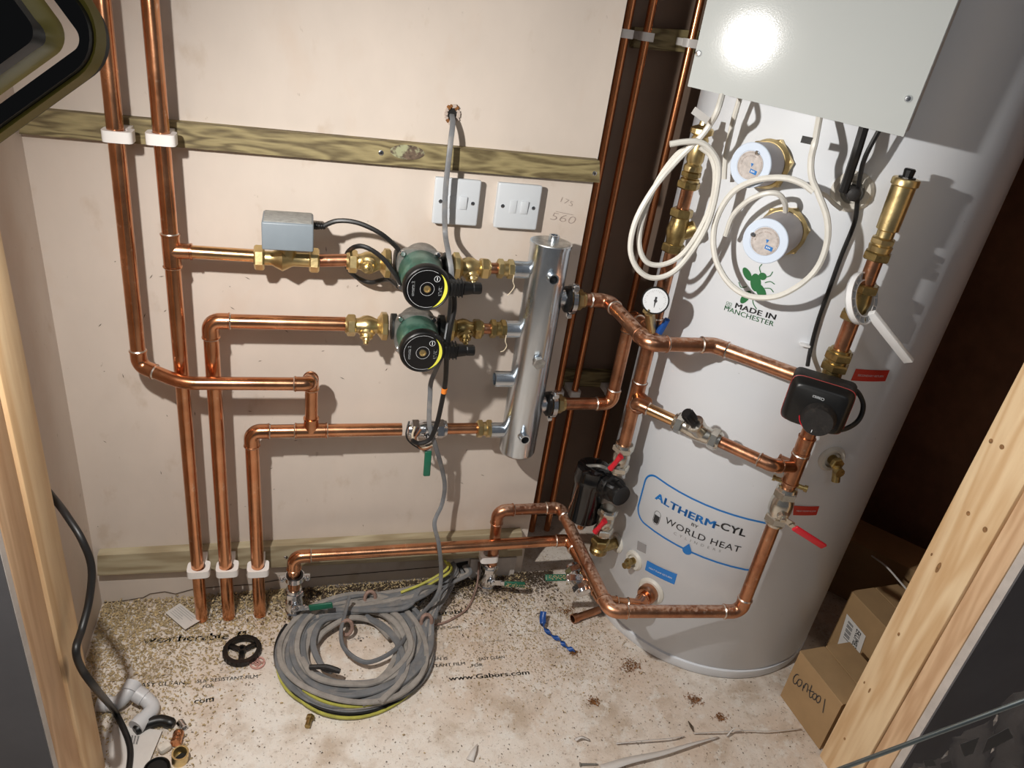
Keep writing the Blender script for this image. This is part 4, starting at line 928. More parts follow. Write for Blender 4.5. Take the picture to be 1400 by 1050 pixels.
# ================================================================== hot water cylinder
t = thing('water_cylinder', V((CC.x, CC.y, 0)), 'tall white hot water cylinder with printed maker label', 'water heater')
CT = t
obj('shell', B().rev(V((CC.x, CC.y, 0)), Z, [(0, CR - .012), (.0, CR - .004), (.004, CR), (.026, CR + .001), (.028, CR - .003), (.031, CR - .003), (.033, CR), (1.98, CR), (2.02, CR - .02), (2.06, CR - .08), (2.08, .02)], 128), 'tank', t, ang=60)
def chart(px, py, off=.0006):
    p = CYL(px, py); ph = math.atan2(p.y - CC.y, p.x - CC.x)
    def f(u, v):
        a = ph + u / CR; return V((CC.x + (CR + off) * math.cos(a), CC.y + (CR + off) * math.sin(a), p.z + v))
    def inv(px2, py2):
        q = CYL(px2, py2); return ((math.atan2(q.y - CC.y, q.x - CC.x) - ph) * CR, q.z - p.z)
    return f, inv
def cfit(body, pa_, pb, h, m, bold=0, sp=1, par=CT, name='lettering'):
    f, inv = chart(*pa_); u, v = inv(*pb); lettering(body, f, u, h, m, par, bold, sp, name=name, slope=v)
def dense(poly, n=6, closed=True):
    out = []
    for i in range(len(poly) if closed else len(poly) - 1):
        a, b_ = poly[i], poly[(i + 1) % len(poly)]
        for j in range(n): out.append((a[0] + (b_[0] - a[0]) * j / n, a[1] + (b_[1] - a[1]) * j / n))
    return out
cfit('ALTHERM', (896, 681.5), (976, 722), .0175, 'blue_ink', .035, 1.05)
cfit('-CYL', (978, 720), (1018, 733.5), .0175, 'black_ink', .025, 1.05)
cfit('BY', (945, 718), (954, 722.5), .0075, 'black_ink', .01)
cfit('WORLD HEAT', (909, 714), (1011, 755), .0155, 'black_ink', .004, 1.1)
cfit('CYLINDERS', (921, 730), (985, 755), .0065, 'grey_ink', 0, 2.2)
f, inv = chart(960, 725)
uL = inv(872, 695)[0]; uR = inv(1054, 742)[0]; vT = inv(960, 688)[1]; vB = inv(985, 770)[1]
rr = .030; rc_ = []
for (cx0, cy0, a0) in ((uR - rr, vT - rr, 0), (uL + rr, vT - rr, 90), (uL + rr, vB + rr, 180), (uR - rr, vB + rr, 270)):
    for i in range(9): a = math.radians(a0 + i * 90 / 8); rc_.append((cx0 + rr * math.cos(a), cy0 + rr * math.sin(a)))
rc2 = []
for i in range(len(rc_)):
    a, b_ = rc_[i], rc_[(i + 1) % len(rc_)]; k = 8 if math.dist(a, b_) > .02 else 1
    for j in range(k): rc2.append((a[0] + (b_[0] - a[0]) * j / k, a[1] + (b_[1] - a[1]) * j / k))
obj('label_border', strip(rc2, .0042, f, True), 'blue_ink', CT, flat=True)
du, dvv = inv(938, 757); dvv = vB
drop = [(du + .010 * math.sin(a) * (1 if True else 0), dvv - .001 - .0095 * math.cos(a)) for a in [math.radians(x) for x in range(-120, 121, 15)]] + [(du, dvv + .018)]
obj('water_drop', fillpoly(drop, lambda u, v: f(u, v) + CN(f(u, v)) * .0004), 'blue_ink', CT, flat=True)
# small tank emblem
eu, ev = inv(898, 708)
em = []
for (cy0, a0) in ((.009, 0), (-.009, 180)):
    for i in range(9): a = math.radians(a0 + i * 22.5); em.append((eu + .008 * math.cos(a), ev + cy0 + .008 * math.sin(a)))
obj('emblem_outline', strip(em, .0009, f, True), 'black_ink', CT, flat=True)
obj('emblem_fill', fillpoly([(eu - .0065, ev - .010), (eu - .004, ev - .014), (eu + .004, ev - .014), (eu + .0065, ev - .010), (eu + .0065, ev + .006), (eu - .0065, ev + .006)], f), 'black_ink', CT, flat=True)
# stickers
def sticker(name, quad, m, txt=None, lab=None, tm='white_print', th=.005):
    f, inv = chart(*quad[0]); uv = [inv(*p) for p in quad]; bd = B()
    n = 8; vs = []; fs = []
    for i in range(n + 1):
        s_ = i / n
        for (a, b_) in ((uv[0], uv[1]), (uv[3], uv[2])): vs.append(f(a[0] + (b_[0] - a[0]) * s_, a[1] + (b_[1] - a[1]) * s_))
    for i in range(n): fs.append([2 * i, 2 * i + 2, 2 * i + 3, 2 * i + 1])
    bd.add(vs, fs); st = obj(name, bd, m, CT, flat=True, label=lab)
    if txt:
        w0 = uv[1][0] - uv[0][0]; u0 = (uv[0][0] + uv[3][0]) / 2 + w0 * .12; v0 = (uv[0][1] + uv[3][1]) / 2 - th / 2
        lettering(txt, lambda u, v: f(u, v) + CN(f(u, v)) * .0004, w0 * .76, th, tm, st, u0=u0, v0=v0, slope=(uv[1][1] - uv[0][1]) * .76)
sticker('red_sticker', [(1170, 504), (1216, 506), (1210, 521), (1163, 520)], 'red_sticker', 'SECONDARY RETURN', 'small red printed sticker', th=.004)
sticker('red_sticker', [(1085, 691), (1120, 692), (1116, 704), (1084, 704)], 'red_sticker', 'HEAT PUMP FLOW', 'small red printed sticker', th=.004)
sticker('blue_sticker', [(885, 766), (926, 785), (922, 799), (882, 779)], 'blue_sticker', 'HEAT PUMP RETURN', 'blue printed sticker', th=.0042)
sticker('grey_sticker', [(872, 739), (884, 745), (883, 757), (871, 751)], 'grey_ink', None, 'small grey sticker')
cfit('MADE IN', (1005, 420.5), (1059.5, 437), .0098, 'black_ink', .028, 1.05)
cfit('MANCHESTER', (990, 423.5), (1057, 446), .0092, 'green_ink', .006, 1.05)
fm, im = chart(995, 414)
for (u, v) in ((0, 0), (.006, 0), (0, -.006), (.006, -.006)):
    obj('logo_square', strip([(u - .002, v - .002), (u + .002, v - .002), (u + .002, v + .002), (u - .002, v + .002)], .0009, fm, True), 'green_ink', CT, flat=True)
# bee emblem in green
fb0, ib = chart(1033, 390)
fb = lambda u, v: fb0(u * 1.18, v * 1.18)
def bee(poly, m='green_ink', nm='bee_emblem'): obj(nm, fillpoly(poly, fb), m, CT, flat=True)
def ell(cx0, cy0, a_, b2, rot_, n=18): 
    c1, s1 = math.cos(rot_), math.sin(rot_); return [(cx0 + c1 * a_ * math.cos(2 * PI * i / n) - s1 * b2 * math.sin(2 * PI * i / n), cy0 + s1 * a_ * math.cos(2 * PI * i / n) + c1 * b2 * math.sin(2 * PI * i / n)) for i in range(n)]
bee(ell(-.001, .004, .0135, .008, 1.9)); bee(ell(.010, -.006, .0125, .0065, -.8)); bee(ell(-.017, .012, .011, .0055, 2.4)); bee(ell(-.009, -.022, .012, .0055, 1.2)); bee(ell(.006, .016, .006, .0055, 0))
for (a, b_, c_) in [((.010, .016), (.016, .020), (.018, .027)), ((.012, .008), (.019, .012), (.026, .010)), ((.014, .000), (.022, .002), (.028, -.002)), ((.000, -.012), (.004, -.026), (.012, -.034)), ((-.012, -.006), (-.020, -.010), (-.026, -.004)), ((.002, .020), (-.002, .027), (.000, .033))]:
    obj('bee_leg', strip([tuple(p) for p in smooth([V((*a, 0)), V((*b_, 0)), V((*c_, 0))], 5)] and [(p.x, p.y) for p in smooth([V((*a, 0)), V((*b_, 0)), V((*c_, 0))], 5)], .0013, fb), 'green_ink', CT, flat=True)

# fittings on the cylinder face
def boss(label, px, py, ax2, l, r=.006, gr=.024, m='brass_old'):
    p = CYL(px, py); n = CN(p); grommet('cream grommet round the ' + label.split(' on the')[0].split(' beside')[0], p, n, gr)
    t = thing('sensor_pocket', p + n * .01 - Z * .01, label, 'fitting'); ax2 = V(ax2).normalized()
    b_ = B(); b_.rev(p, n, [(0, r * 1.4), (.012, r * 1.4), (.014, r)], 16); b_.nut(p + n * .018, n, r * 1.9, .010); obj('neck', b_, m, t, ang=20)
    b_ = B(); b_.rev(p + n * .020, ax2, [(0, r * 1.1), (l, r * 1.1), (l, r * .6)], 14); b_.rev(p + n * .020 + ax2 * l * .3, n, [(0, r * 1.3), (.012, r * 1.3)], 12); obj('spout', b_, m, t)
boss('brass drain tap spout on the right of the cylinder under the mixing valve', 1137, 627, (.1, -.25, -1), .034, .0070, .027)
boss('small capped pocket beside the grey sticker', 867, 766, (-.3, -.9, -.1), .012, .0055, .024)
q = CYL(1165, 262); n_ = CN(q)
t = thing('cable_gland', q - Z * .02, 'black gland in a cream bezel where the cable enters the cylinder', 'fitting')
obj('bezel', B().rev(q - n_ * .002, n_, [(0, .032), (.004, .032), (.010, .026), (.010, .018), (.004, .016)], 32), 'grommet', t)
obj('gland', B().rev(q, n_, [(0, .012), (.018, .012), (.030, .010), (.032, .007)], 16), 'black_matt', t)
# thermostats
def thermostat(label, pf, pbase, spx):
    p = CYL(*pbase); n = CN(p); l = .060
    # find protrusion so that the cap centre projects on pf
    best = min([i * .002 for i in range(10, 60)], key=lambda L_: abs((lambda c_: (c_.x / c_.z * FPX + 700 - pf[0])**2 + (c_.y / c_.z * FPX + 525 - pf[1])**2)(Rm.transposed() @ (p + n * L_ - CAM))))
    l = best; sd = V((-n.y, n.x, 0)); f = lambda u, v: p + n * (l + .0008) + sd * u + Z * v
    t = thing('immersion_thermostat', p - Z * .03, label, 'thermostat', 'round white thermostat caps')
    b_ = B(); b_.nut(p + n * .006, n, .043, .012, n=6); b_.rev(p + n * .010, n, [(0, .040), (.008, .036)], 30); obj('brass_flange', b_, 'brass', t, ang=20)
    cp = obj('cap', B().rev(p + n * .012, n, [(0, .0345), (l - .018, .0350), (l - .0155, .0350)], 48), 'cap_side', t)
    fr_ = obj('front_plate', B().rev(p + n * l, n, [(-.0034, .0352), (-.001, .0352), (0, .0340), (.0, .0235), (-.0008, .0228)], 48), 'cap_rim', t)
    obj('printed_disc', B().rev(p + n * l, n, [(-.0007, .0222), (.0003, .0220)], 40), 'disc', fr_)
    obj('screw', B().rev(f(*spx), n, [(-.001, .0036), (.003, .0036), (.004, .0025)], 10), 'chrome', fr_)
    b_ = B()
    f2 = lambda u, v: f(u, v)
    ps = [(.003, -.004), (.015, -.006), (.0145, -.0125), (.0025, -.0105)]
    obj('blue_mark', fillpoly(ps, f2), 'blue_ink', fr_, flat=True)
    for i in range(3):
        u = .0048 + i * .0024; obj('white_mark', fillpoly([(u, -.0060 - i * .0004), (u + .0014, -.0062 - i * .0004), (u + .0013, -.0094), (u - .0001, -.0092)], lambda a, b2: f(a, b2) + n * .0003), 'white_print', fr_, flat=True)
    obj('blue_mark', fillpoly([(.001, .004), (.006, .004), (.0035, -.002)], f2), 'blue_ink', fr_, flat=True)
    for j, (r_, s_) in enumerate(((.0190, 'DO NOT COVER  DISCONNECT SUPPLY BEFORE OPENING'), (.0140, 'RATED 230V'))):
        vs, fs = text_mesh(s_, 0, 1.1); x1 = max(v.x for v in vs); bb = B()
        span = 5.4 if j == 0 else 2.2
        bb.add([f((r_ + v.y / .72 * .0020) * math.sin((v.x / x1 - .5) * span - (0 if j == 0 else .6)), (r_ + v.y / .72 * .0020) * math.cos((v.x / x1 - .5) * span - (0 if j == 0 else .6))) for v in vs], fs); obj('lettering', bb, 'pencil', fr_, flat=True)
    return p, n, l
th1 = thermostat('upper round white thermostat cap on a large brass hexagon', (1026, 238), (1052, 224), (.007, .021))
th2 = thermostat('lower round white thermostat cap above the green bee emblem', (1046, 330), (1072, 315), (-.0205, .006))

# ================================================================== white control box above
c2 = V((CC.x, CC.y)); bth = math.radians(46.2); bt = V((math.cos(bth), -math.sin(bth), 0)); bn = V((-math.sin(bth), -math.cos(bth), 0)); BD = .372
def BP(px, py, dd=BD):
    r = ray(px, py); k = ((c2.x - CAM.x) * bn.x + (c2.y - CAM.y) * bn.y + dd) / (r.x * bn.x + r.y * bn.y); return CAM + r * k
bl, br_ = BP(940, 118), BP(1235, 187); tl_, tr_ = BP(967, 0), BP(1310, 0)
hgt = .36; ul = (tl_ - bl).normalized(); urr = (tr_ - br_).normalized(); 
upb = ((ul + urr) / 2).normalized(); upb = (Z * .6 + upb * .4).normalized()
tl_ = bl + ul * hgt; tr_ = br_ + urr * hgt
back = -bn * .078
t = thing('control_box', (bl + br_) / 2 + back, 'large white metal control box hung in front of the cylinder top', 'control box')
b_ = B(); th_ = .0015; exp = (br_ - bl).normalized() * .004
b_.hexa([bl + bn * -.0, br_, tr_, tl_], [bl - bn * .022, br_ - bn * .022, tr_ - bn * .022, tl_ - bn * .022]); lid = obj('lid', b_, 'white_case', t, flat=True)
ins = (br_ - bl).normalized() * .001; ub = ul * .004
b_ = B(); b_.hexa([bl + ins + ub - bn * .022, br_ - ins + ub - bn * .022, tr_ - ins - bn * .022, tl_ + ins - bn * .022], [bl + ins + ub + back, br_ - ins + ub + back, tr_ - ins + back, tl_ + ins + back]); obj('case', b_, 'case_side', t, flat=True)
for (px, py) in ((955, 73), (1242, 135)):
    q = BP(px, py); b_ = B(); b_.rev(q, bn, [(0, .0050), (.001, .0050), (.0035, .0035), (.0038, .001)], 16, 'chrome'); b_.box(q + bn * .0038, (.0045, .0008, .0009), R=Matrix((bt, -bn, Z)).transposed(), m='dark_hole'); obj('screw', b_, None, t)
q = BP(1262, 186, BD - .05)

# white flex cables
YW = -.26
cable('white flex dropping from the box and coiling left in front of the brass air vent', [BP(993, 108, BD - .04), P(982, 148, Y=-.27), P(972, 168, Y=-.25), P(960, 185, Y=-.245), P(945, 200, Y=-.24), P(925, 220, Y=-.235), P(895, 256, Y=-.235), P(870, 300, Y=-.235), P(862, 340, Y=-.235), P(872, 368, Y=-.24), P(893, 380, Y=-.245), P(920, 372, Y=-.25), P(945, 345, Y=-.255), P(968, 305, Y=-.26), P(980, 260, Y=-.26), P(982, 225, Y=-.26), P(970, 203, Y=-.255), P(955, 194, Y=-.25), P(935, 194, Y=-.245), P(916, 197, Y=-.24)], .0048, 'white_flex', name='white_flex')
cable('second turn of the white flex loop hanging at the left of the cylinder', [P(948, 199, Y=-.232), P(925, 212, Y=-.228), P(898, 250, Y=-.228), P(878, 300, Y=-.228), P(874, 335, Y=-.228), P(884, 358, Y=-.232), P(905, 362, Y=-.236), P(930, 350, Y=-.24), P(952, 322, Y=-.25), P(972, 280, Y=-.25), P(978, 240, Y=-.25), P(972, 214, Y=-.245), P(958, 201, Y=-.24)], .0046, 'white_flex', name='white_flex')
def CW(px, py, o_=.075): return CYL(px, py, o_)
cable('large white flex loop hanging round the lower thermostat cap', [BP(1124, 140, BD - .05), CW(1115, 190), CW(1109, 218), CW(1110, 243), CW(1119, 265), CW(1131, 300), CW(1130, 335), CW(1116, 368), CW(1090, 392), CW(1058, 406), CW(1022, 404), CW(995, 385), CW(978, 352), CW(976, 315), CW(986, 285), CW(1005, 260), CW(1035, 246), CW(1070, 243), CW(1095, 250), CW(1112, 262)], .0050, 'white_flex', name='white_flex')
cable('thin white flex curling down into the top of the lower thermostat', [CW(992, 322, .05), CW(1002, 295, .06), CW(1022, 275, .065), CW(1045, 265, .065), CW(1063, 265, .06), CW(1072, 275, .05), CW(1074, 288, .035), CW(1070, 302, .022)], .0044, 'white_flex', name='white_flex')
cable('white flex hanging straight down behind the left cable loop', [BP(1020, 105, BD - .06), CYL(1004, 160, .04), CYL(998, 185, .035), CYL(992, 215, .03), CYL(990, 245, .03)], .0046, 'white_flex', name='white_flex')
q = P(962, 160, Y=-.255)
obj('cable_tag', B().box(P(958, 158, Y=-.262), (.032, .0008, .011), R=Matrix.Rotation(.42, 3, 'Y'), bev=0), 'label_paper', None, label='small folded paper tag on the white flex below the box', cat='tag')
obj('cable_tag', B().box(CW(1105, 192, .078), (.020, .0012, .010), R=Matrix.Rotation(-.8, 3, 'Z') , bev=0), 'black_matt', None, label='small dark tag clipped on the right white flex', cat='tag')
cable('white cut cable tie sticking out beside the black gland', [CW(1118, 262, .07), CYL(1130, 268, .05), CYL(1140, 278, .035), CYL(1150, 286, .028)], .0036, 'white_flex', name='cable_tie', cat='cable tie')
cable('thick black cable running from the box into the black gland', [BP(1187, 155, BD - .05), CYL(1172, 205, .05), CYL(1163, 232, .035), CYL(1153, 262, .026)], .0072, 'rubber')
cable('thin black cable running from the box down to the mixing valve', [BP(1212, 160, BD - .05), CYL(1185, 210, .045), CYL(1176, 240, .03), CYL(1172, 275, .012), CYL(1168, 305, .008), CYL(1150, 350, .007), CYL(1132, 400, .006), CYL(1118, 440, .006), CYL(1108, 478, .008), CYL(1104, 500, .03)], .0036, 'rubber')
q = CYL(1100, 470); n_ = CN(q); sd_ = V((-n_.y, n_.x, 0))
obj('clip_pad', B().box(q + n_ * .003, (.018, .018, .004), R=Matrix((sd_, n_, Z)).transposed(), bev=.001), 'white_pl', None, label='white adhesive pad holding the thin black cable', cat='clip')

# ================================================================== switches
def switch(label, quad):
    yf = -.022; q = [P(*p, Y=yf) for p in quad]
    cx0 = sum(p.x for p in q) / 4; cz0 = sum(p.z for p in q) / 4; s_ = .0855
    t = thing('fused_switch', V((cx0, 0, cz0 - s_ / 2)), label, 'switch', 'white wall switches')
    b_ = B(); b_.box((cx0, yf + .0045, cz0), (s_, .009, s_), bev=.0035, seg=3); pl = obj('face_plate', b_, 'switch', t)
    obj('back_box', B().box((cx0, (yf + .009) / 2 + .0, cz0), (s_ - .006, -(yf + .009), s_ - .006)), 'switch', t, flat=True)
    obj('rocker', B().box((cx0 + .012, yf - .0012, cz0), (.0135, .004, .024), R=Matrix.Rotation(.09, 3, 'X'), bev=.001), 'switch', pl)
    b_ = B(); b_.box((cx0 - .010, yf - .0004, cz0), (.0130, .0016, .024), bev=.0006); obj('fuse_carrier', b_, 'switch', pl)
    for sx in (-1, 1): 
        b_ = B(); b_.rev(V((cx0 + sx * .0302, yf, cz0)), -Yv, [(-.001, .0037), (.0006, .0037), (.0009, .0022)], 14, 'chrome'); b_.box((cx0 + sx * .0302, yf - .0011, cz0), (.006, .0006, .001), R=Matrix.Rotation(.7, 3, 'Y'), m='dark_hole'); obj('screw', b_, None, pl)
switch('white fused switch under the batten with the grey cable across it', [(597, 241), (657, 249), (651, 310), (592, 305)])
switch('white fused switch with nothing in front, right of the grey cable', [(684, 251), (742, 257), (731, 314), (676, 309)])

# pencil marks on wall
for (body, p0, p1, h) in (('175', (766, 276), (783, 283), .011), ('560', (752, 300), (786, 307), .016)):
    a, b2 = P(*p0, Y=-.0008), P(*p1, Y=-.0008)
    lettering(body, lambda u, v, a=a: V((a.x + u, -.0008, a.z + v)), b2.x - a.x, h, 'pencil', wb, bold=-.022, name='pencil_mark', slope=b2.z - a.z, shear=.2)
a, b2 = P(760, 289, Y=-.0008), P(784, 294, Y=-.0008)
obj('pencil_mark', strip([(a.x, a.z), (b2.x, b2.z)], .0008, lambda u, v: V((u, -.0008, v))), 'pencil', wb, flat=True)

# ================================================================== grey cable from the wall hole
h0 = P(618, 156, Y=0)
t = thing('cable_hole', h0 - Z * .015, 'ragged hole in the plaster where the grey cable comes out', 'hole')
n = 16; ring_ = [V((h0.x + math.cos(2 * PI * i / n) * .0095 * random.uniform(.75, 1.2), -.001, h0.z + math.sin(2 * PI * i / n) * .012 * random.uniform(.75, 1.2))) for i in range(n)]
obj('opening', B().prism(ring_, (0, -.0006, 0)), 'dark_hole', t, flat=True)
for i in range(14):
    a = 2 * PI * i / 14; q = h0 + V((math.cos(a) * .011, -.003, math.sin(a) * .014))
    obj('plaster_crumb', B().box(q, (random.uniform(.004, .008), .004, random.uniform(.004, .009)), R=Matrix.Rotation(a, 3, 'Y'), bev=.001), random.choice(['crumb', 'plaster_raw', 'rust', 'plaster_raw']), t, flat=True)
cable('flat grey cable from the wall hole, passing the pumps down to the coil', [h0 + V((0, .004, 0)), P(619, 168, Y=-.022), P(616, 195, Y=-.045), P(610, 250, Y=-.052), P(608, 290, Y=-.052), P(609, 322, Y=-.055), P(613, 345, Y=-.13), P(617, 370, Y=-.155), P(617, 400, Y=-.15), P(614, 440, Y=-.14), P(606, 480, Y=-.15), P(590, 520, Y=-.10), P(588, 540, Y=-.09), P(587, 580, Y=-.105), P(594, 605, Y=-.105), P(604, 640, Y=-.075), P(608, 665, Y=-.06), P(604, 690, Y=-.06), P(594, 715, Y=-.09), P(600, 745, Y=-.108), P(603, 785, Y=-.11), P(597, 815, Y=-.13), P(572, 845, Z=.03), P(548, 880, Z=.035), P(525, 898, Z=.03), P(498, 905, Z=.03), P(472, 888, Z=.035), P(466, 865, Z=.04), P(472, 838, Z=.055), P(478, 815, Z=.075)], .0044, 'grey_cable', sec=(1.1, .62), n=10, up=(1, 0, 0))
cable('black cable from the pump plugs down to the lever valve', [P(606, 372, Y=-.16), P(618, 392, Y=-.165), P(621, 420, Y=-.16), P(615, 450, Y=-.165), P(611, 480, Y=-.16), P(609, 520, Y=-.135), P(604, 550, Y=-.12), P(597, 580, Y=-.115), P(588, 600, Y=-.112), P(573, 606, Y=-.11), P(563, 602, Y=-.11)], .0048, 'rubber')
q = P(607, 534, Y=-.128); obj('tape_band', B().rev(q - Z * .005, Z + V((.06, -.1, 0)), [(0, .0056), (.011, .0056)], 14), 'orange', None, label='bright orange tape band round the black pump cable', cat='tape')

# ================================================================== cable coil
cc = V((.112, -.200, 0))
t = thing('cable_coil', cc, 'untidy coil of flat grey cable lying on the floor below the pipes', 'cable')
def loop(r0, ecc, ph, z0, m, w_=.0052, sec=(1.2, .7), a0=0, a1=2 * PI, lift=0, off=(0, 0)):
    pts = []
    n = 72
    k1, k2, k3 = random.uniform(0, 6.28), random.uniform(0, 6.28), random.uniform(0, 6.28)
    for i in range(n + 1):
        a = a0 + (a1 - a0) * i / n
        r = r0 + .006 * math.sin(2 * a + k1) + .004 * math.sin(3 * a + k2)
        x_1 = cc.x + off[0] + r * math.cos(a) * (1 + ecc); y_1 = cc.y + off[1] + r * math.sin(a) * (1 - ecc * .3)
        pts.append(V((x_1, y_1, z0 + .004 * math.sin(2 * a + k3) + .004)))
    obj('cable_loop', B().tube(pts, w_, 8, sec=sec, up=(0, 0, 1)), m, t)
for i in range(20):
    r0 = random.uniform(.098, .152); loop(r0, random.uniform(0, .04), 0, .004 + .022 * (1 - abs(r0 - .13) / .05) * random.random() + .003 * (i % 4), random.choice(['grey_cable', 'grey_cable2', 'grey_cable']), off=(random.uniform(-.008, .008), random.uniform(-.008, .008)), w_=random.uniform(.0042, .0060), sec=(.75, 1.3))
loop(.160, .01, 0, .004, 'yg', .0028, (1, 1), off=(0, -.002)); loop(.157, .02, 0, .008, 'yg', .0026, (1, 1)); loop(.150, .0, 0, .016, 'yg', .0026, (1, 1), a0=-2.4, a1=.8)
loop(.163, .01, 0, .006, 'rubber', .0034, (1, 1), a0=2.6, a1=5.6)
# inner crossing turns
for pts in ([(455, 835), (500, 828), (540, 852), (556, 885), (552, 925), (520, 960)], [(475, 845), (515, 850), (545, 880), (540, 910), (505, 938), (450, 942), (415, 925), (412, 900)], [(500, 842), (535, 868), (552, 905), (532, 945), (495, 962)],
            [(468, 842), (440, 850), (428, 880), (440, 910), (455, 918)], [(412, 900), (430, 925), (470, 935), (520, 930), (560, 890), (550, 850), (520, 825)], [(430, 880), (445, 862), (478, 845), (510, 850), (533, 872)]):
    zz_ = random.uniform(.016, .034)
    obj('cable_loop', B().tube(smooth([P(*p, Z=zz_ + .004 * (i % 3)) for i, p in enumerate(pts)], 8), .0052, 8, sec=(.75, 1.3), up=(0, 0, 1)), random.choice(['grey_cable', 'grey_cable2']), t)
# lead-in bundle to the hole
for i in range(9):
    e = P(612 + random.uniform(0, 26), 768 + random.uniform(0, 10), Y=-.02); s_ = P(470 + i * 10, 822 + (i % 3) * 5, Z=.02 + .003 * i); m1 = P(560 + i * 2, 805 + (i % 4) * 4, Z=.035 + .003 * i); m2 = P(600 + i, 792 + (i % 3) * 4, Z=.045)
    obj('cable_tail', B().tube(smooth([P(420 + i * 4, 850 - i * 2, Z=.018 + .002 * i), s_, m1, m2, e + V((0, -.03, 0)), e], 8), .0048, 8, sec=(.75, 1.25), up=(0, 0, 1)), 'grey_cable' if i % 3 else 'grey_cable2', t)
for i, mm in enumerate(('yg', 'yg', 'rubber', 'rubber', 'grey_cable')):
    e = P(608 + i * 5, 766 + i * 3, Y=-.02); obj('cable_tail', B().tube(smooth([P(548 + i * 12, 810 + i * 9, Z=.05 - .005 * i), P(580 + i * 6, 797 + i * 3, Z=.06 - .005 * i), e + V((0, -.03, 0)), e], 8), .0032, 7), mm, t)
for i in range(5):
    p0 = P(592 - i * 3, 845 + i, Z=.03); obj('cable_tail', B().tube(smooth([P(622, 790, Y=-.045), P(612 - i * 2, 812, Z=.03), p0, P(588 - i * 4, 880, Z=.02), P(560 - i * 6, 930, Z=.015)], 8), .0048, 8, sec=(.75, 1.2), up=(0, 0, 1)), 'grey_cable2' if i % 2 else 'grey_cable', t)
for (px, py) in ((506, 818), (583, 850), (474, 858)):
    q = P(px, py, Z=.035); n = 14; pts = [q + V((.012 * math.cos(2 * PI * i / n), .012 * math.sin(2 * PI * i / n) * .5, .016 * math.sin(2 * PI * i / n))) for i in range(n + 1)]
    obj('tie', B().tube(pts, .0042, 7), 'tie', t)
obj('sleeve', B().tube(smooth([P(423, 912, Z=.045), P(445, 912, Z=.048), P(465, 918, Z=.045)], 4), [.005] * 4 + [.006] * 4 + [.005], 8), 'black_matt', t)
cable('thin dark cable curling over the floor from the wall hole to the coil', [P(655, 768, Y=-.01), P(652, 800, Z=.01), P(640, 830, Z=.005), P(615, 848, Z=.004), P(590, 856, Z=.006)], .0026, 'tie')
hq = P(628, 776, Y=-.0015)
obj('wall_hole', B().prism([hq + V((a, 0, b_)) for a, b_ in ((-.026, .012), (.020, .020), (.022, -.028), (-.022, -.03))], (0, -.0008, 0)), 'dark_hole', None, label='dark square hole low in the wall where cables enter', cat='hole', flat=True)
for i in range(6):
    pass
# grey offcut board against the wall end
q0 = [P(*p, Y=-.004) for p in ((643, 763), (706, 760), (700, 790), (640, 795))]
obj('board_offcut', B().prism(q0, (0, -.006, 0)), 'board_edge', None, label='pale grey board patch at the foot of the wall end', cat='board', flat=True)

# ================================================================== black cable at left
cable('thick black cable hanging over the left pine stud to the floor', [P(66, 672, Y=-.30), P(82, 692, Y=-.34), P(94, 709, Y=-.365), P(112, 738, Y=-.39), P(125, 775, Y=-.40), P(122, 820, Y=-.42), P(112, 860, Y=-.45), P(104, 888, Y=-.485), P(112, 915, Y=-.485), P(134, 945, Y=-.47), P(155, 970, Z=.03), P(170, 998, Z=.012), P(178, 1025, Z=.010), P(175, 1060, Z=.010), P(165, 1110, Z=.010)], .0054, 'rubber', n=12)

# ================================================================== floor objects
def fz(px, py, z=0.0): return P(px, py, Z=z)
# card leaflet
def sheet(label, quad, m, z=.004, name='paper_card', cat='paper', th=.0012, tiltz=0, kids=None):
    q = [fz(*p, z) for p in quad]; t = thing(name, sum(q, V((0, 0, 0))) / 4, label, cat)
    obj('sheet', B().prism(q, (0, 0, th)), m, t, flat=True)
    def f(u, v): a = q[3].lerp(q[2], u); b_ = q[0].lerp(q[1], u); return a.lerp(b_, v) + V((0, 0, th + .0005))
    return t, f
t, f = sheet('white printed instruction card lying near the foot of the pipes', [(246, 825), (275, 848), (253, 861), (226, 838)], 'paper', .010)
for j in range(6):
    y0 = .86 - j * .13; obj('print_line', strip([(.1, y0), (.1 + random.uniform(.4, .8), y0)], .025, f), 'grey_ink', t, flat=True)
t, f = sheet('torn white card with a barcode at the bottom left on the floor', [(156, 991), (222, 999), (196, 1062), (150, 1062)], 'paper', .006)
for j in range(14):
    if j % 3 != 1: obj('barcode_bar', strip([(.30 + j * .022, .82), (.30 + j * .022, .64)], .012, f), 'black_ink', t, flat=True)
sheet('plain pale card under the barcode card at the bottom left', [(142, 1003), (160, 990), (176, 1062), (132, 1062)], 'paper', .003)
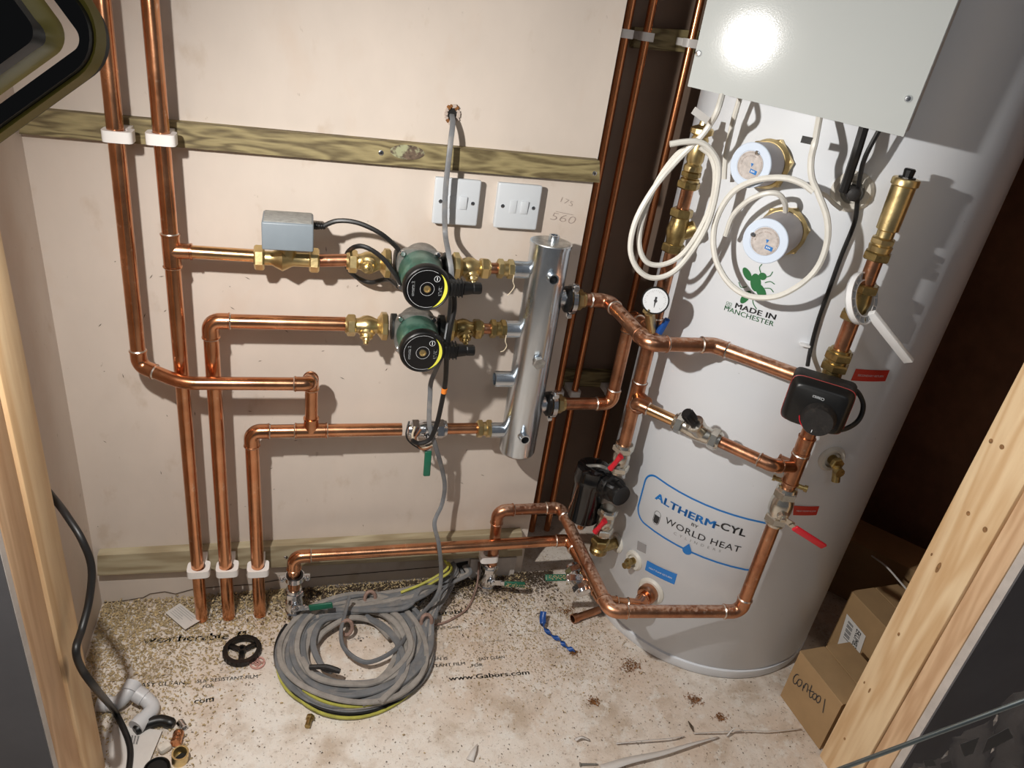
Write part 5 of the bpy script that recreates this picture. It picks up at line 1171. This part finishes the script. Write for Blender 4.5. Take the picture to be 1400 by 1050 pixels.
# hand wheel
hc = fz(331, 889, .010)
t = thing('hand_wheel', hc, 'black plastic four-slot hand wheel lying on the floor', 'wheel')
k = 48; R1 = .038
def circ(c_, r, z0, n=48): return [c_ + V((math.cos(2 * PI * i / n) * r, math.sin(2 * PI * i / n) * r, z0)) for i in range(n)]
obj('rim', B().ring(circ(hc, R1, -.006), circ(hc, R1 - .009, -.006), Z * .011), 'black', t)
for i in range(24):
    a = 2 * PI * i / 24; obj('grip_rib', B().box(hc + V((math.cos(a) * R1, math.sin(a) * R1, -.0005)), (.002, .003, .010), R=Matrix.Rotation(a, 3, 'Z')), 'black', t)
obj('hub', B().rev(hc + Z * -.004, Z, [(0, .008), (.012, .008), (.012, .004), (.004, .004)], 24), 'black', t)
for i in range(3):
    a = 2 * PI * i / 3 + .5; d1 = V((math.cos(a), math.sin(a), 0)); obj('spoke', B().box(hc + d1 * .019, (.024, .011, .004), R=Matrix.Rotation(a, 3, 'Z'), bev=.001), 'black', t)
rc_2 = fz(352, 906, .004); b_ = B().ring(circ(rc_2, .0155, -.002), circ(rc_2, .0125, -.002), Z * .003); b_.box(rc_2, (.027, .003, .002)); b_.box(rc_2, (.003, .027, .002)); b_.ring(circ(rc_2, .007, -.002), circ(rc_2, .0055, -.002), Z * .003)
obj('sealing_washer', b_, 'pink', None, label='pink perforated washer half under the black hand wheel', cat='washer')
# pvc elbows
def pvc(label, pts, r=.0135):
    t = thing('pvc_elbow', min(pts, key=lambda p: p.z) - Z * r, label, 'pipe fitting', 'white plastic elbows')
    path, cs = fillet(pts, .018); obj('bend', B().tube(path, r, 20), 'pvc', t)
    for a, b_ in ((pts[0], pts[1]), (pts[-1], pts[-2])):
        d1 = (b_ - a).normalized(); obj('socket', B().rev(a - d1 * .001, d1, [(0, r * .8), (0, r + .002), (.018, r + .002), (.019, r)], 22), 'pvc', t)
pvc('white plastic elbow beside the left stud, further from camera', [fz(136, 961, .016), fz(160, 963, .016), fz(177, 945, .03), fz(183, 934, .034)])
pvc('white plastic elbow with its open end towards the barcode card', [fz(187, 948, .03), fz(201, 957, .022), fz(211, 968, .016), fz(186, 994, .016)])
obj('rubber_sleeve', B().tube(smooth([fz(184, 1000, .012), fz(200, 990, .012), fz(220, 985, .012), fz(238, 990, .010)], 5), [.008] + [.0105] * 10 + [.010] * 4 + [.007], 14), 'black', None, label='short black rubber sleeve lying behind the white elbows', cat='sleeve')
q = fz(246, 987, .008); obj('metal_ferrule', B().rev(q, V((.5, -.8, 0)), [(0, .007), (.018, .007), (.018, .005), (.01, .005)], 16), 'chrome', None, label='small shiny metal ferrule beside the rubber sleeve', cat='ferrule')
q = fz(242, 1009, .010); t = thing('copper_coupler', q - Z * .01, 'short copper coupler lying behind the brass socket', 'pipe fitting')
obj('sleeve', B().rev(q + V((.002, .012, 0)), V((-.1, -1, .1)), [(0, .0085), (.003, .010), (.010, .0095), (.012, .0085), (.014, .0095), (.022, .010), (.025, .0085)], 18), 'copper', t)
q = fz(246, 1040, .0); t = thing('brass_socket', q, 'open brass socket standing at the bottom edge beside the left cards', 'pipe fitting')
obj('sleeve', B().rev(q, V((.1, -.1, 1)), [(0, .014), (.026, .0145), (.026, .0115), (.006, .011)], 26), 'brass', t); obj('bore', B().rev(q + Z * .006, Z, [(0, .0108), (.001, .0108)], 20), 'dark_hole', t)
obj('pale_stone', B().box(fz(225, 1022, .008), (.022, .018, .014), R=Matrix.Rotation(.6, 3, 'Z'), bev=.005), 'crumb', None, label='pale broken filler lump between card and brass socket', cat='rubble')
q = fz(196, 1055, .008); obj('black_cap', B().rev(fz(215, 1056, 0), Z, [(0, .022), (.012, .022), (.014, .019), (.010, .017)], 28), 'black', None, label='black round cap cut by the bottom edge of the photo', cat='cap')
q = fz(424, 981, .007); t = thing('brass_bolt', q - Z * .006, 'small dull brass plug beneath the front of the cable coil', 'bolt'); obj('shank', B().rev(q, V((-.25, -.9, .0)), [(0, .0055), (.020, .0055)], 12), 'brass_old', t); b_ = B(); b_.nut(q + V((-.000, -.0, 0)), V((-.25, -.9, 0)), .0085, .008); obj('head', b_, 'brass_old', t)
# blue strip
pts = [fz(743, 836, .03), fz(742, 846, .02), fz(744, 858, .012), fz(752, 866, .010), fz(762, 873, .012), fz(770, 880, .008), fz(778, 886, .010), fz(786, 891, .008)]
path = smooth(pts, 8); vs = []; fs = []
b_ = B()
for i, p in enumerate(path):
    a = i * .33 if i > 12 else .3; wd = .0075 if i < 14 else .0055; T_ = (path[min(i + 1, len(path) - 1)] - path[max(i - 1, 0)]).normalized(); u = T_.cross(Z).normalized(); n2 = T_.cross(u); dr = u * math.cos(a) + n2 * math.sin(a)
    vs += [p - dr * wd, p + dr * wd]
for i in range(len(path) - 1): fs.append([2 * i, 2 * i + 1, 2 * i + 3, 2 * i + 2])
b_.add(vs, fs); o = obj('blue_strip', b_, 'blue', None, label='twisted blue plastic strip on the floor in front of the green handles', cat='strip')
sm = o.modifiers.new('solid', 'SOLIDIFY'); sm.thickness = .0012
# paper strips at the lower right
def pstrip(label, pts, wds, m='paper', lift=.006):
    path = smooth([fz(*p, .004 + (lift if 0 < i < len(pts) - 1 else 0)) for i, p in enumerate(pts)], 6); vs = []; fs = []; k = len(path)
    for i, p in enumerate(path):
        T_ = (path[min(i + 1, k - 1)] - path[max(i - 1, 0)]).normalized(); u = T_.cross(Z).normalized(); f_ = i / (k - 1); wd = wds[0] + (wds[1] - wds[0]) * f_; vs += [p - u * wd, p + u * wd + Z * .003]
    b_ = B(); b_.add(vs, [[2 * i, 2 * i + 1, 2 * i + 3, 2 * i + 2] for i in range(k - 1)]); o = obj('torn_strip', b_, m, None, label=label, cat='paper'); sm = o.modifiers.new('solid', 'SOLIDIFY'); sm.thickness = .0008
pstrip('broad torn white paper strip at the bottom edge, widest piece', [(822, 1052), (860, 1040), (905, 1030), (945, 1018), (982, 1008)], (.010, .002))
pstrip('thin torn white strip lying left of the broad one', [(842, 1017), (880, 1013), (915, 1010), (935, 1007)], (.002, .0015))
pstrip('thin torn strip running right towards the cardboard box', [(948, 1003), (985, 1001), (1020, 999), (1050, 1000), (1095, 997)], (.0018, .0015))
pstrip('small curled strip crossing the thin torn strips', [(993, 1007), (1003, 996), (1012, 997), (1020, 1003)], (.0018, .001), lift=.014)
pstrip('small triangular paper scrap at the bottom edge near the centre', [(642, 1040), (648, 1026), (652, 1018)], (.0075, .001))
pstrip('crumpled pale scrap low in the photo left of the strips', [(786, 1012), (795, 1008), (806, 1012)], (.004, .003))
q = fz(795, 1045, .004); t = thing('screw', q - Z * .004, 'loose dark screw at the bottom edge left of the paper strips', 'screw'); obj('shank', B().rev(q, V((1, -.15, 0)), [(0, .0022), (.030, .0018), (.034, .0003)], 8), 'cast_grey', t); obj('head', B().rev(q, V((-1, .15, 0)), [(0, .002), (.003, .0045), (.0035, .004)], 12), 'cast_grey', t)
q = fz(975, 992, .004); obj('dark_splinter', B().tube([fz(941, 986, .004), fz(945, 993, .006), fz(948, 1000, .004)], [.001, .0032, .001], 6), 'shaving_dark', None, label='dark splinter on bare floor left of the thin strips', cat='splinter')
# wood shavings, scattered (nobody could count them)
def inwedge(x_1, y_1):
    return x_1 > XL + .004 and y_1 < -.003
def flakes(name, label, n, gen, m, smin, smax, flat_=.35, zmax=.012):
    b_ = B(); vs = []; fs = []
    for i in range(n):
        g = gen()
        if g is None: continue
        x_1, y_1, pile = g
        if (x_1 - CC.x)**2 + (y_1 - CC.y)**2 < (CR + .004)**2: continue
        l = random.uniform(smin, smax); wd = l * random.uniform(.25, .6); a = random.uniform(0, 2 * PI); tx = random.uniform(-flat_, flat_); z1 = .0012 + random.random() * pile
        u = V((math.cos(a), math.sin(a), tx)) * l * .5; v = V((-math.sin(a), math.cos(a), random.uniform(-flat_, flat_))) * wd * .5; c_ = V((x_1, y_1, z1 + abs(u.z) + abs(v.z))); o_ = len(vs); md = V((0, 0, l * .22))
        vs += [c_ - u - v, c_ - u + v, c_ + v + md, c_ - v + md, c_ + u - v, c_ + u + v]; fs += [[o_, o_ + 1, o_ + 2, o_ + 3], [o_ + 3, o_ + 2, o_ + 5, o_ + 4]]
    b_.add(vs, fs); return obj(name, b_, m, None, label=label, cat='debris', kind='stuff', flat=True)
def g_wall():
    x_1 = XL + .005 + random.random()**1.25 * .98; d = random.expovariate(1 / .040)
    if x_1 < -.05: d = random.expovariate(1 / (.04 + .16 * max(0, (-.05 - x_1) / .37)))
    if d > .5 or x_1 > .55: return None
    if x_1 > -.02 and random.random() < .72: return None
    return x_1, -.003 - d, .012 * max(0, 1 - d / .09)
flakes('wood_shavings', 'fine wood shavings drifted along the foot of the wall, thickest in the left corner', 15000, g_wall, 'shaving', .002, .0065)
def g_left(): 
    return XL + .005 + abs(random.gauss(0, .10)), -random.uniform(.02, .45), .004
flakes('wood_chips', 'pale wood chips scattered over the floor near the left wall', 2600, g_left, 'shaving', .0018, .0055)
def g_mid():
    return random.gauss(.55, .16), random.gauss(-.16, .12), .002
flakes('sawdust', 'sawdust and plaster grit scattered between the coil and the cylinder', 5200, lambda: (lambda g: g if g[1] < -.004 or g[0] > XR + .01 and g[1] < YB - .01 else None)(g_mid()), 'shaving', .0012, .004)
def g_all():
    x_1 = random.uniform(-.3, 1.25); y_1 = random.uniform(-.60, -.02); return (x_1, y_1, .001)
flakes('dark_crumbs', 'tiny dark crumbs sprinkled over the whole floor', 2200, g_all, 'shaving_dark', .0008, .0032)
flakes('dark_chips', 'dark chips along the wall foot, also standing in for the deep shadow there', 9000, lambda: (random.uniform(-.04, .62) if random.random() < .9 else random.uniform(-.2, 0), -.003 - random.expovariate(1 / .026), .007), 'shaving_dark', .002, .0055)  # dark chips, packed densely to paint in the shadow under the low pipe
flakes('plaster_crumbs', 'white plaster crumbs scattered about on the floor', 700, g_all, 'crumb', .0015, .0045)
def g_patch(px, py, s_): 
    q = fz(px, py)
    return lambda: (random.gauss(q.x, s_), random.gauss(q.y, s_ * .7), .002)
for (px, py, s_, n) in ((862, 912, .014, 260), (812, 960, .008, 120), (948, 957, .010, 160), (984, 981, .007, 110), (785, 893, .006, 90), (775, 836, .010, 120)):
    flakes('rust_patch', {862: 'largest rusty crumb patch in front of the cylinder foot', 812: 'small rusty crumb patch left of the paper strips', 948: 'yellow-brown crumb patch in front of the cylinder shadow', 984: 'rusty crumb patch just above the paper strips', 785: 'rusty crumbs at the tip of the blue strip', 775: 'rusty crumbs beside the open copper stub'}[px], n, g_patch(px, py, s_), 'rust', .0015, .004)
# floor print
def fprint(body, p0, p1, h, bold=0, m='grey_ink', sp=1):
    a, b2 = fz(*p0), fz(*p1); d1 = (b2 - a); w_ = d1.length; d1.normalize(); n1 = V((-d1.y, d1.x, 0)); lettering(body, lambda u, v: a + d1 * u + n1 * v + Z * .0007, w_, h, m, fl, bold, sp, name='floor_print')
M['film_print'] = mat('film_print', (.26, .225, .20), .6, var=.2, scale=60, spots=[(60, .46, .54, (.62, .54, .46), .92)])
fprint('weatherable', (195, 880), (312, 874), .020, .03, 'film_print'); fprint('fl', (322, 873), (335, 872), .020, .03, 'film_print')
fprint('SLIP RESISTANT FILM', (269, 934), (352, 927), .0085, .01, 'film_print'); fprint('FOR', (277, 941), (292, 940), .0085, .01, 'film_print')
fprint('EASY CLEAN', (186, 940), (252, 936), .010, .01, 'film_print'); fprint('.com', (262, 963), (292, 959), .013, .02, 'film_print')
fprint('www.Gabors.com', (614, 931), (724, 922), .012, .02, 'film_print')
fprint('DESIGN IS', (575, 904), (612, 902), .008, .01, 'film_print'); fprint('RESISTANT FILM', (575, 914), (636, 909), .008, .01, 'film_print'); fprint('EASY CLEAN', (655, 903), (690, 900), .008, .01, 'film_print'); fprint('FOR', (645, 912), (660, 911), .008, .01, 'film_print')
fprint('durable', (592, 842), (640, 838), .014, .02, 'film_print'); fprint('Wall Coat', (592, 862), (630, 858), .008, .01, 'film_print'); fprint('on it', (362, 880), (384, 878), .009, .0, 'film_print'); fprint('on', (475, 876), (498, 874), .009, .0, 'film_print')
for quad in ([(205, 926), (236, 922), (238, 903), (218, 905)], [(300, 920), (330, 918), (334, 906), (305, 908)], [(592, 898), (606, 897), (606, 877), (595, 878)], [(660, 892), (690, 889), (690, 875), (662, 877)], [(741, 888), (775, 885), (778, 872), (745, 874)]):
    q = [fz(*p) for p in quad]; obj('floor_print', strip([(p.x, p.y) for p in q], .0012, lambda u, v: V((u, v, .0007)), True), 'film_print', fl, flat=True)

# ================================================================== cardboard boxes
def carton(label, p_bl, p_br, h, depth, name='cardboard_box', m='card', yaw=None, flap=True):
    a, b2 = V(p_bl), V(p_br); a.z = b2.z = 0; d1 = (b2 - a); w_ = d1.length; d1.normalize(); n1 = V((-d1.y, d1.x, 0))
    t = thing(name, a, label, 'box')
    q = [a, b2, b2 + n1 * depth, a + n1 * depth]; q = [p + Z * .001 for p in q]
    bd = B().hexa(q[::-1], [p + Z * h for p in q][::-1]); bodyo = obj('carton', bd, m, t, flat=True)
    tp = a + Z * (h + .001)
    if flap:
        for (s0, s1) in ((.0, .485), (.515, 1)):
            p0 = tp + n1 * depth * s0 - d1 * .001; b_ = B().hexa([p0, p0 + d1 * (w_ + .002), p0 + d1 * (w_ + .002) + n1 * depth * (s1 - s0), p0 + n1 * depth * (s1 - s0)], [p + Z * .003 for p in (p0, p0 + d1 * (w_ + .002), p0 + d1 * (w_ + .002) + n1 * depth * (s1 - s0), p0 + n1 * depth * (s1 - s0))]); obj('flap', b_, 'card_top', t, flat=True)
    f = lambda u, v: a + d1 * u + Z * (v + .001) - n1 * .0012
    return t, f, w_, d1, n1
cb, cb2 = fz(1066.6, 951), fz(1119.7, 1025)
hb_ = P(1092.6, 890.6, X=cb.x).z
t, f, w_, d1, n1 = carton('low cardboard box marked by hand, at the foot of the right stud', cb, cb2, hb_, .135)
fc_inv = lambda px, py: (lambda q: ((q - V((cb.x, cb.y, 0))).dot(d1), q.z))((lambda r: CAM + r * (((V((cb.x, cb.y, 0)) - n1 * .0012 - CAM).dot(n1)) / r.dot(n1)))(ray(px, py)))
def pen(pts_px, w__=.0022): 
    pts = smooth([V((*fc_inv(*p), 0)) for p in pts_px], 5); obj('handwriting', strip([(p.x, p.y) for p in pts], w__, f), 'black_ink', t, flat=True)
S = 3.386
def cpx(l): return [(1040 + x / S, 740 + y / S) for x, y in l]
pen(cpx([(176, 622), (165, 618), (152, 632), (150, 652), (158, 662), (170, 652)])); pen(cpx([(178, 640), (168, 652), (172, 672), (185, 668), (190, 650), (180, 640)]))
pen(cpx([(192, 694), (198, 668), (198, 680), (208, 660), (218, 672), (212, 700)])); pen(cpx([(236, 668), (226, 700), (226, 724), (238, 722)])); pen(cpx([(220, 690), (232, 696), (246, 700)]))
pen(cpx([(248, 706), (238, 716), (244, 734), (254, 730), (258, 712), (248, 706)])); pen(cpx([(268, 716), (256, 728), (260, 748), (272, 744), (276, 724), (268, 716)])); pen(cpx([(297, 732), (292, 762), (286, 796)]))
# taller box behind
def raywall(px, py, a, n): r = ray(px, py); return CAM + r * ((a - CAM).dot(n) / r.dot(n))
b0 = V((1.275, -.415, 0)); 
# place the box front-left corner on the vertical through (1155,800)-(1143,882)
r = ray(1149, 841); k = .0
kx = 1.235 / r.x * 1.0; b0 = CAM + r * kx; b0.z = 0
bz = P(1155, 800, X=b0.x).z
dd1 = (cb2 - cb).normalized(); b1 = b0 + dd1 * .26
t, f, w_, e1, en = carton('taller cardboard box with a white part-number label behind the low one', b0, b1, bz, .14, m='card')
anchor = V((b0.x, b0.y, 0)) - en * .0012
lq = [raywall(*p, anchor, en) for p in cpx([(400, 336), (487, 440), (440, 574), (353, 490)])]
lb = obj('address_label', B().prism(lq, -en * .0008), 'label_paper', t, flat=True)
lf = lambda u, v: lq[0].lerp(lq[1], u).lerp(lq[3].lerp(lq[2], u), v) - en * .0014
# text runs down the label (v direction)
lettering('EKUMBJPART', lambda u, v: lf(.62 + v * 10, u * 10 + .06), .088, .022, 'black_ink', lb, bold=.02) if False else lettering('EKUMB3PART', lambda u, v: lf(.58 + v, .06 + u), .88, .24, 'black_ink', lb, bold=.015)
for j in range(16):
    if j % 4 != 2: obj('barcode_bar', fillpoly([(.15, .10 + j * .032), (.42, .10 + j * .032), (.42, .118 + j * .032), (.15, .118 + j * .032)], lf), 'black_ink', lb, flat=True)
b0b = V((1.36, -.20, 0)); carton('tall shaded cardboard carton at the back against the dark wall', V((1.30, -.06, 0)), V((1.49, -.30, 0)), P(1142, 781, X=1.27).z + .02, .12, m='card', flap=False)
# clear plastic strip
pts = [P(1192, 760, X=1.36), P(1212, 775, X=1.34), P(1230, 795, X=1.32), P(1245, 812, X=1.30)]
b_ = B(); path = smooth(pts, 6); vs = []
for p in path: vs += [p, p + V((.03, .02, .012))]
b_.add(vs, [[2 * i, 2 * i + 1, 2 * i + 3, 2 * i + 2] for i in range(len(path) - 1)]); b_.tube(path, .0022, 6, 'label_paper')
b_.m = [0 if i < len(path) - 1 else k_ for i, k_ in enumerate(b_.m)]
b_.mats = ['film', 'label_paper']; b_.m = [0] * (len(path) - 1) + [1] * (len(b_.f) - len(path) + 1)
obj('plastic_wrap', b_, None, None, label='clear plastic wrap edge poking up behind the cardboard boxes', cat='plastic')

# foreground right: steel rod and crumpled plastic bag
r0, r1 = P(1120, 1062, Y=-.93), P(1440, 943, Y=-1.02)
obj('steel_rod', B().tube([r0, r1], .0024, 12), 'steel', None, label='thin blue-grey steel rod slanting across the bottom right corner', cat='rod')
bm_v = []; bm_f = []; nx, ny = 26, 20
A0, A1, A2, A3 = P(1240, 1062, Y=-.80), P(1440, 915, Y=-.86), P(1440, 1075, Y=-.92), P(1330, 1110, Y=-.88)
random.seed(11)
hts = [[random.uniform(-1, 1) for _ in range(ny + 2)] for _ in range(nx + 2)]
for i in range(nx + 1):
    for j in range(ny + 1):
        u, v = i / nx, j / ny; p = A0.lerp(A1, u).lerp(A3.lerp(A2, u), v); bm_v.append(p + V((random.uniform(-.001, .001), hts[i][j] * .004 + .006 * math.sin(u * 19 + v * 7), hts[j % nx][i % ny] * .004 + .004 * math.sin(v * 23 + u * 9))))
for i in range(nx):
    for j in range(ny): bm_f.append([i * (ny + 1) + j, (i + 1) * (ny + 1) + j, (i + 1) * (ny + 1) + j + 1, i * (ny + 1) + j + 1])
b_ = B(); b_.add(bm_v, bm_f); t = thing('plastic_bag', A3, 'crumpled clear plastic bag with black print in the bottom right corner', 'bag')
obj('film', b_, 'film', t, ang=180)
for quad in ([(1350, 1010), (1378, 995), (1385, 1008), (1342, 1030)], [(1312, 1018), (1338, 1008), (1330, 1030), (1318, 1034)], [(1262, 1040), (1275, 1038), (1280, 1046), (1265, 1048)], [(1285, 1044), (1300, 1040), (1302, 1050), (1288, 1052)]):
    q = [P(*p, Y=-.925) for p in quad]; obj('black_print', B().prism(q, (0, -.0005, 0)), 'black_ink', t, flat=True)

# ================================================================== work light (seen from behind, top left)
pn = V((-.30, -.93, .18)).normalized(); p0 = V((-.15, -.79, ZF - .07)) + pn * .075
def WP(px, py, d=0.0): r = ray(px, py); a = p0 - pn * d; return CAM + r * ((a - CAM).dot(pn) / r.dot(pn))
t = thing('work_light', WP(0, 120), 'black and yellow work light seen from behind in the top left corner', 'lamp')
def rpath(cs, rads, seg=8):
    out, _ = fillet(cs, rads, seg); return out
# outer guard frame, a closed rounded bar: outline then hole
oc = [(-437, 499), (163, 65), (-50, -223), (-650, 211)]
def rounded(pl, rad, d):
    q = [WP(*p, d) for p in pl]; out = []
    k = len(q)
    for i in range(k):
        a, b_, c_ = q[i - 1], q[i], q[(i + 1) % k]; u = (a - b_).normalized(); v = (c_ - b_).normalized(); th = u.angle(v); tt = rad / math.tan(th / 2); cen = b_ + (u + v).normalized() * (rad / math.sin(th / 2)); s0 = b_ + u * tt - cen; s1 = b_ + v * tt - cen; an = s0.angle(s1)
        for j in range(9): f_ = j / 8; out.append(cen + (s0 * math.sin((1 - f_) * an) + s1 * math.sin(f_ * an)) / math.sin(an))
    return out
def inset(pl, s_, c_=None):
    c_ = c_ or (sum(p[0] for p in pl) / 4, sum(p[1] for p in pl) / 4); return [(c_[0] + (p[0] - c_[0]) * s_, c_[1] + (p[1] - c_[1]) * s_) for p in pl]
def offs(pl, d):
    out = []; k = len(pl); cx0 = sum(p[0] for p in pl) / k; cy0 = sum(p[1] for p in pl) / k
    ls = []
    for i in range(k):
        a, b_ = pl[i], pl[(i + 1) % k]; dx, dy = b_[0] - a[0], b_[1] - a[1]; l = math.hypot(dx, dy); nx, ny = -dy / l, dx / l
        if (cx0 - a[0]) * nx + (cy0 - a[1]) * ny < 0: nx, ny = -nx, -ny
        ls.append((a[0] + nx * d, a[1] + ny * d, dx, dy))
    for i in range(k):
        x1, y1, dx1, dy1 = ls[i - 1]; x2, y2, dx2, dy2 = ls[i]; den = dx1 * dy2 - dy1 * dx2; s_ = ((x2 - x1) * dy2 - (y2 - y1) * dx2) / den; out.append((x1 + dx1 * s_, y1 + dy1 * s_))
    return out
sc_ = lambda px: px * .00058
gf_ = obj('guard_frame', B().ring(rounded(offs(oc, 10), .022, 0), rounded(offs(oc, 33), .007, 0), -pn * .018), 'black', t)
obj('guard_rim', B().ring(rounded(oc, .026, .004), rounded(offs(oc, 8), .022, .004), -pn * .009), 'lamp_yellow', gf_)
ic = offs(oc, 50)
hd_ = obj('lamp_body', B().prism(rounded(offs(ic, 27), .008, -.006), -pn * .022), 'black', t)
obj('body_bevel', B().ring(rounded(ic, .012, .010), rounded(offs(ic, 29), .008, -.004), -pn * .006), 'lamp_yellow', hd_)
# LED panel facing the wall
Rl = LDIR.to_track_quat('Z', 'Y').to_matrix()
lb = obj('lamp_head', B().box(LAMP - LDIR * .055, (.10, .08, .036), R=Rl, bev=.004), 'black', t)
obj('led_panel', B().box(LAMP - LDIR * .036, (.034, .028, .002), R=Rl), 'led', lb, flat=True)
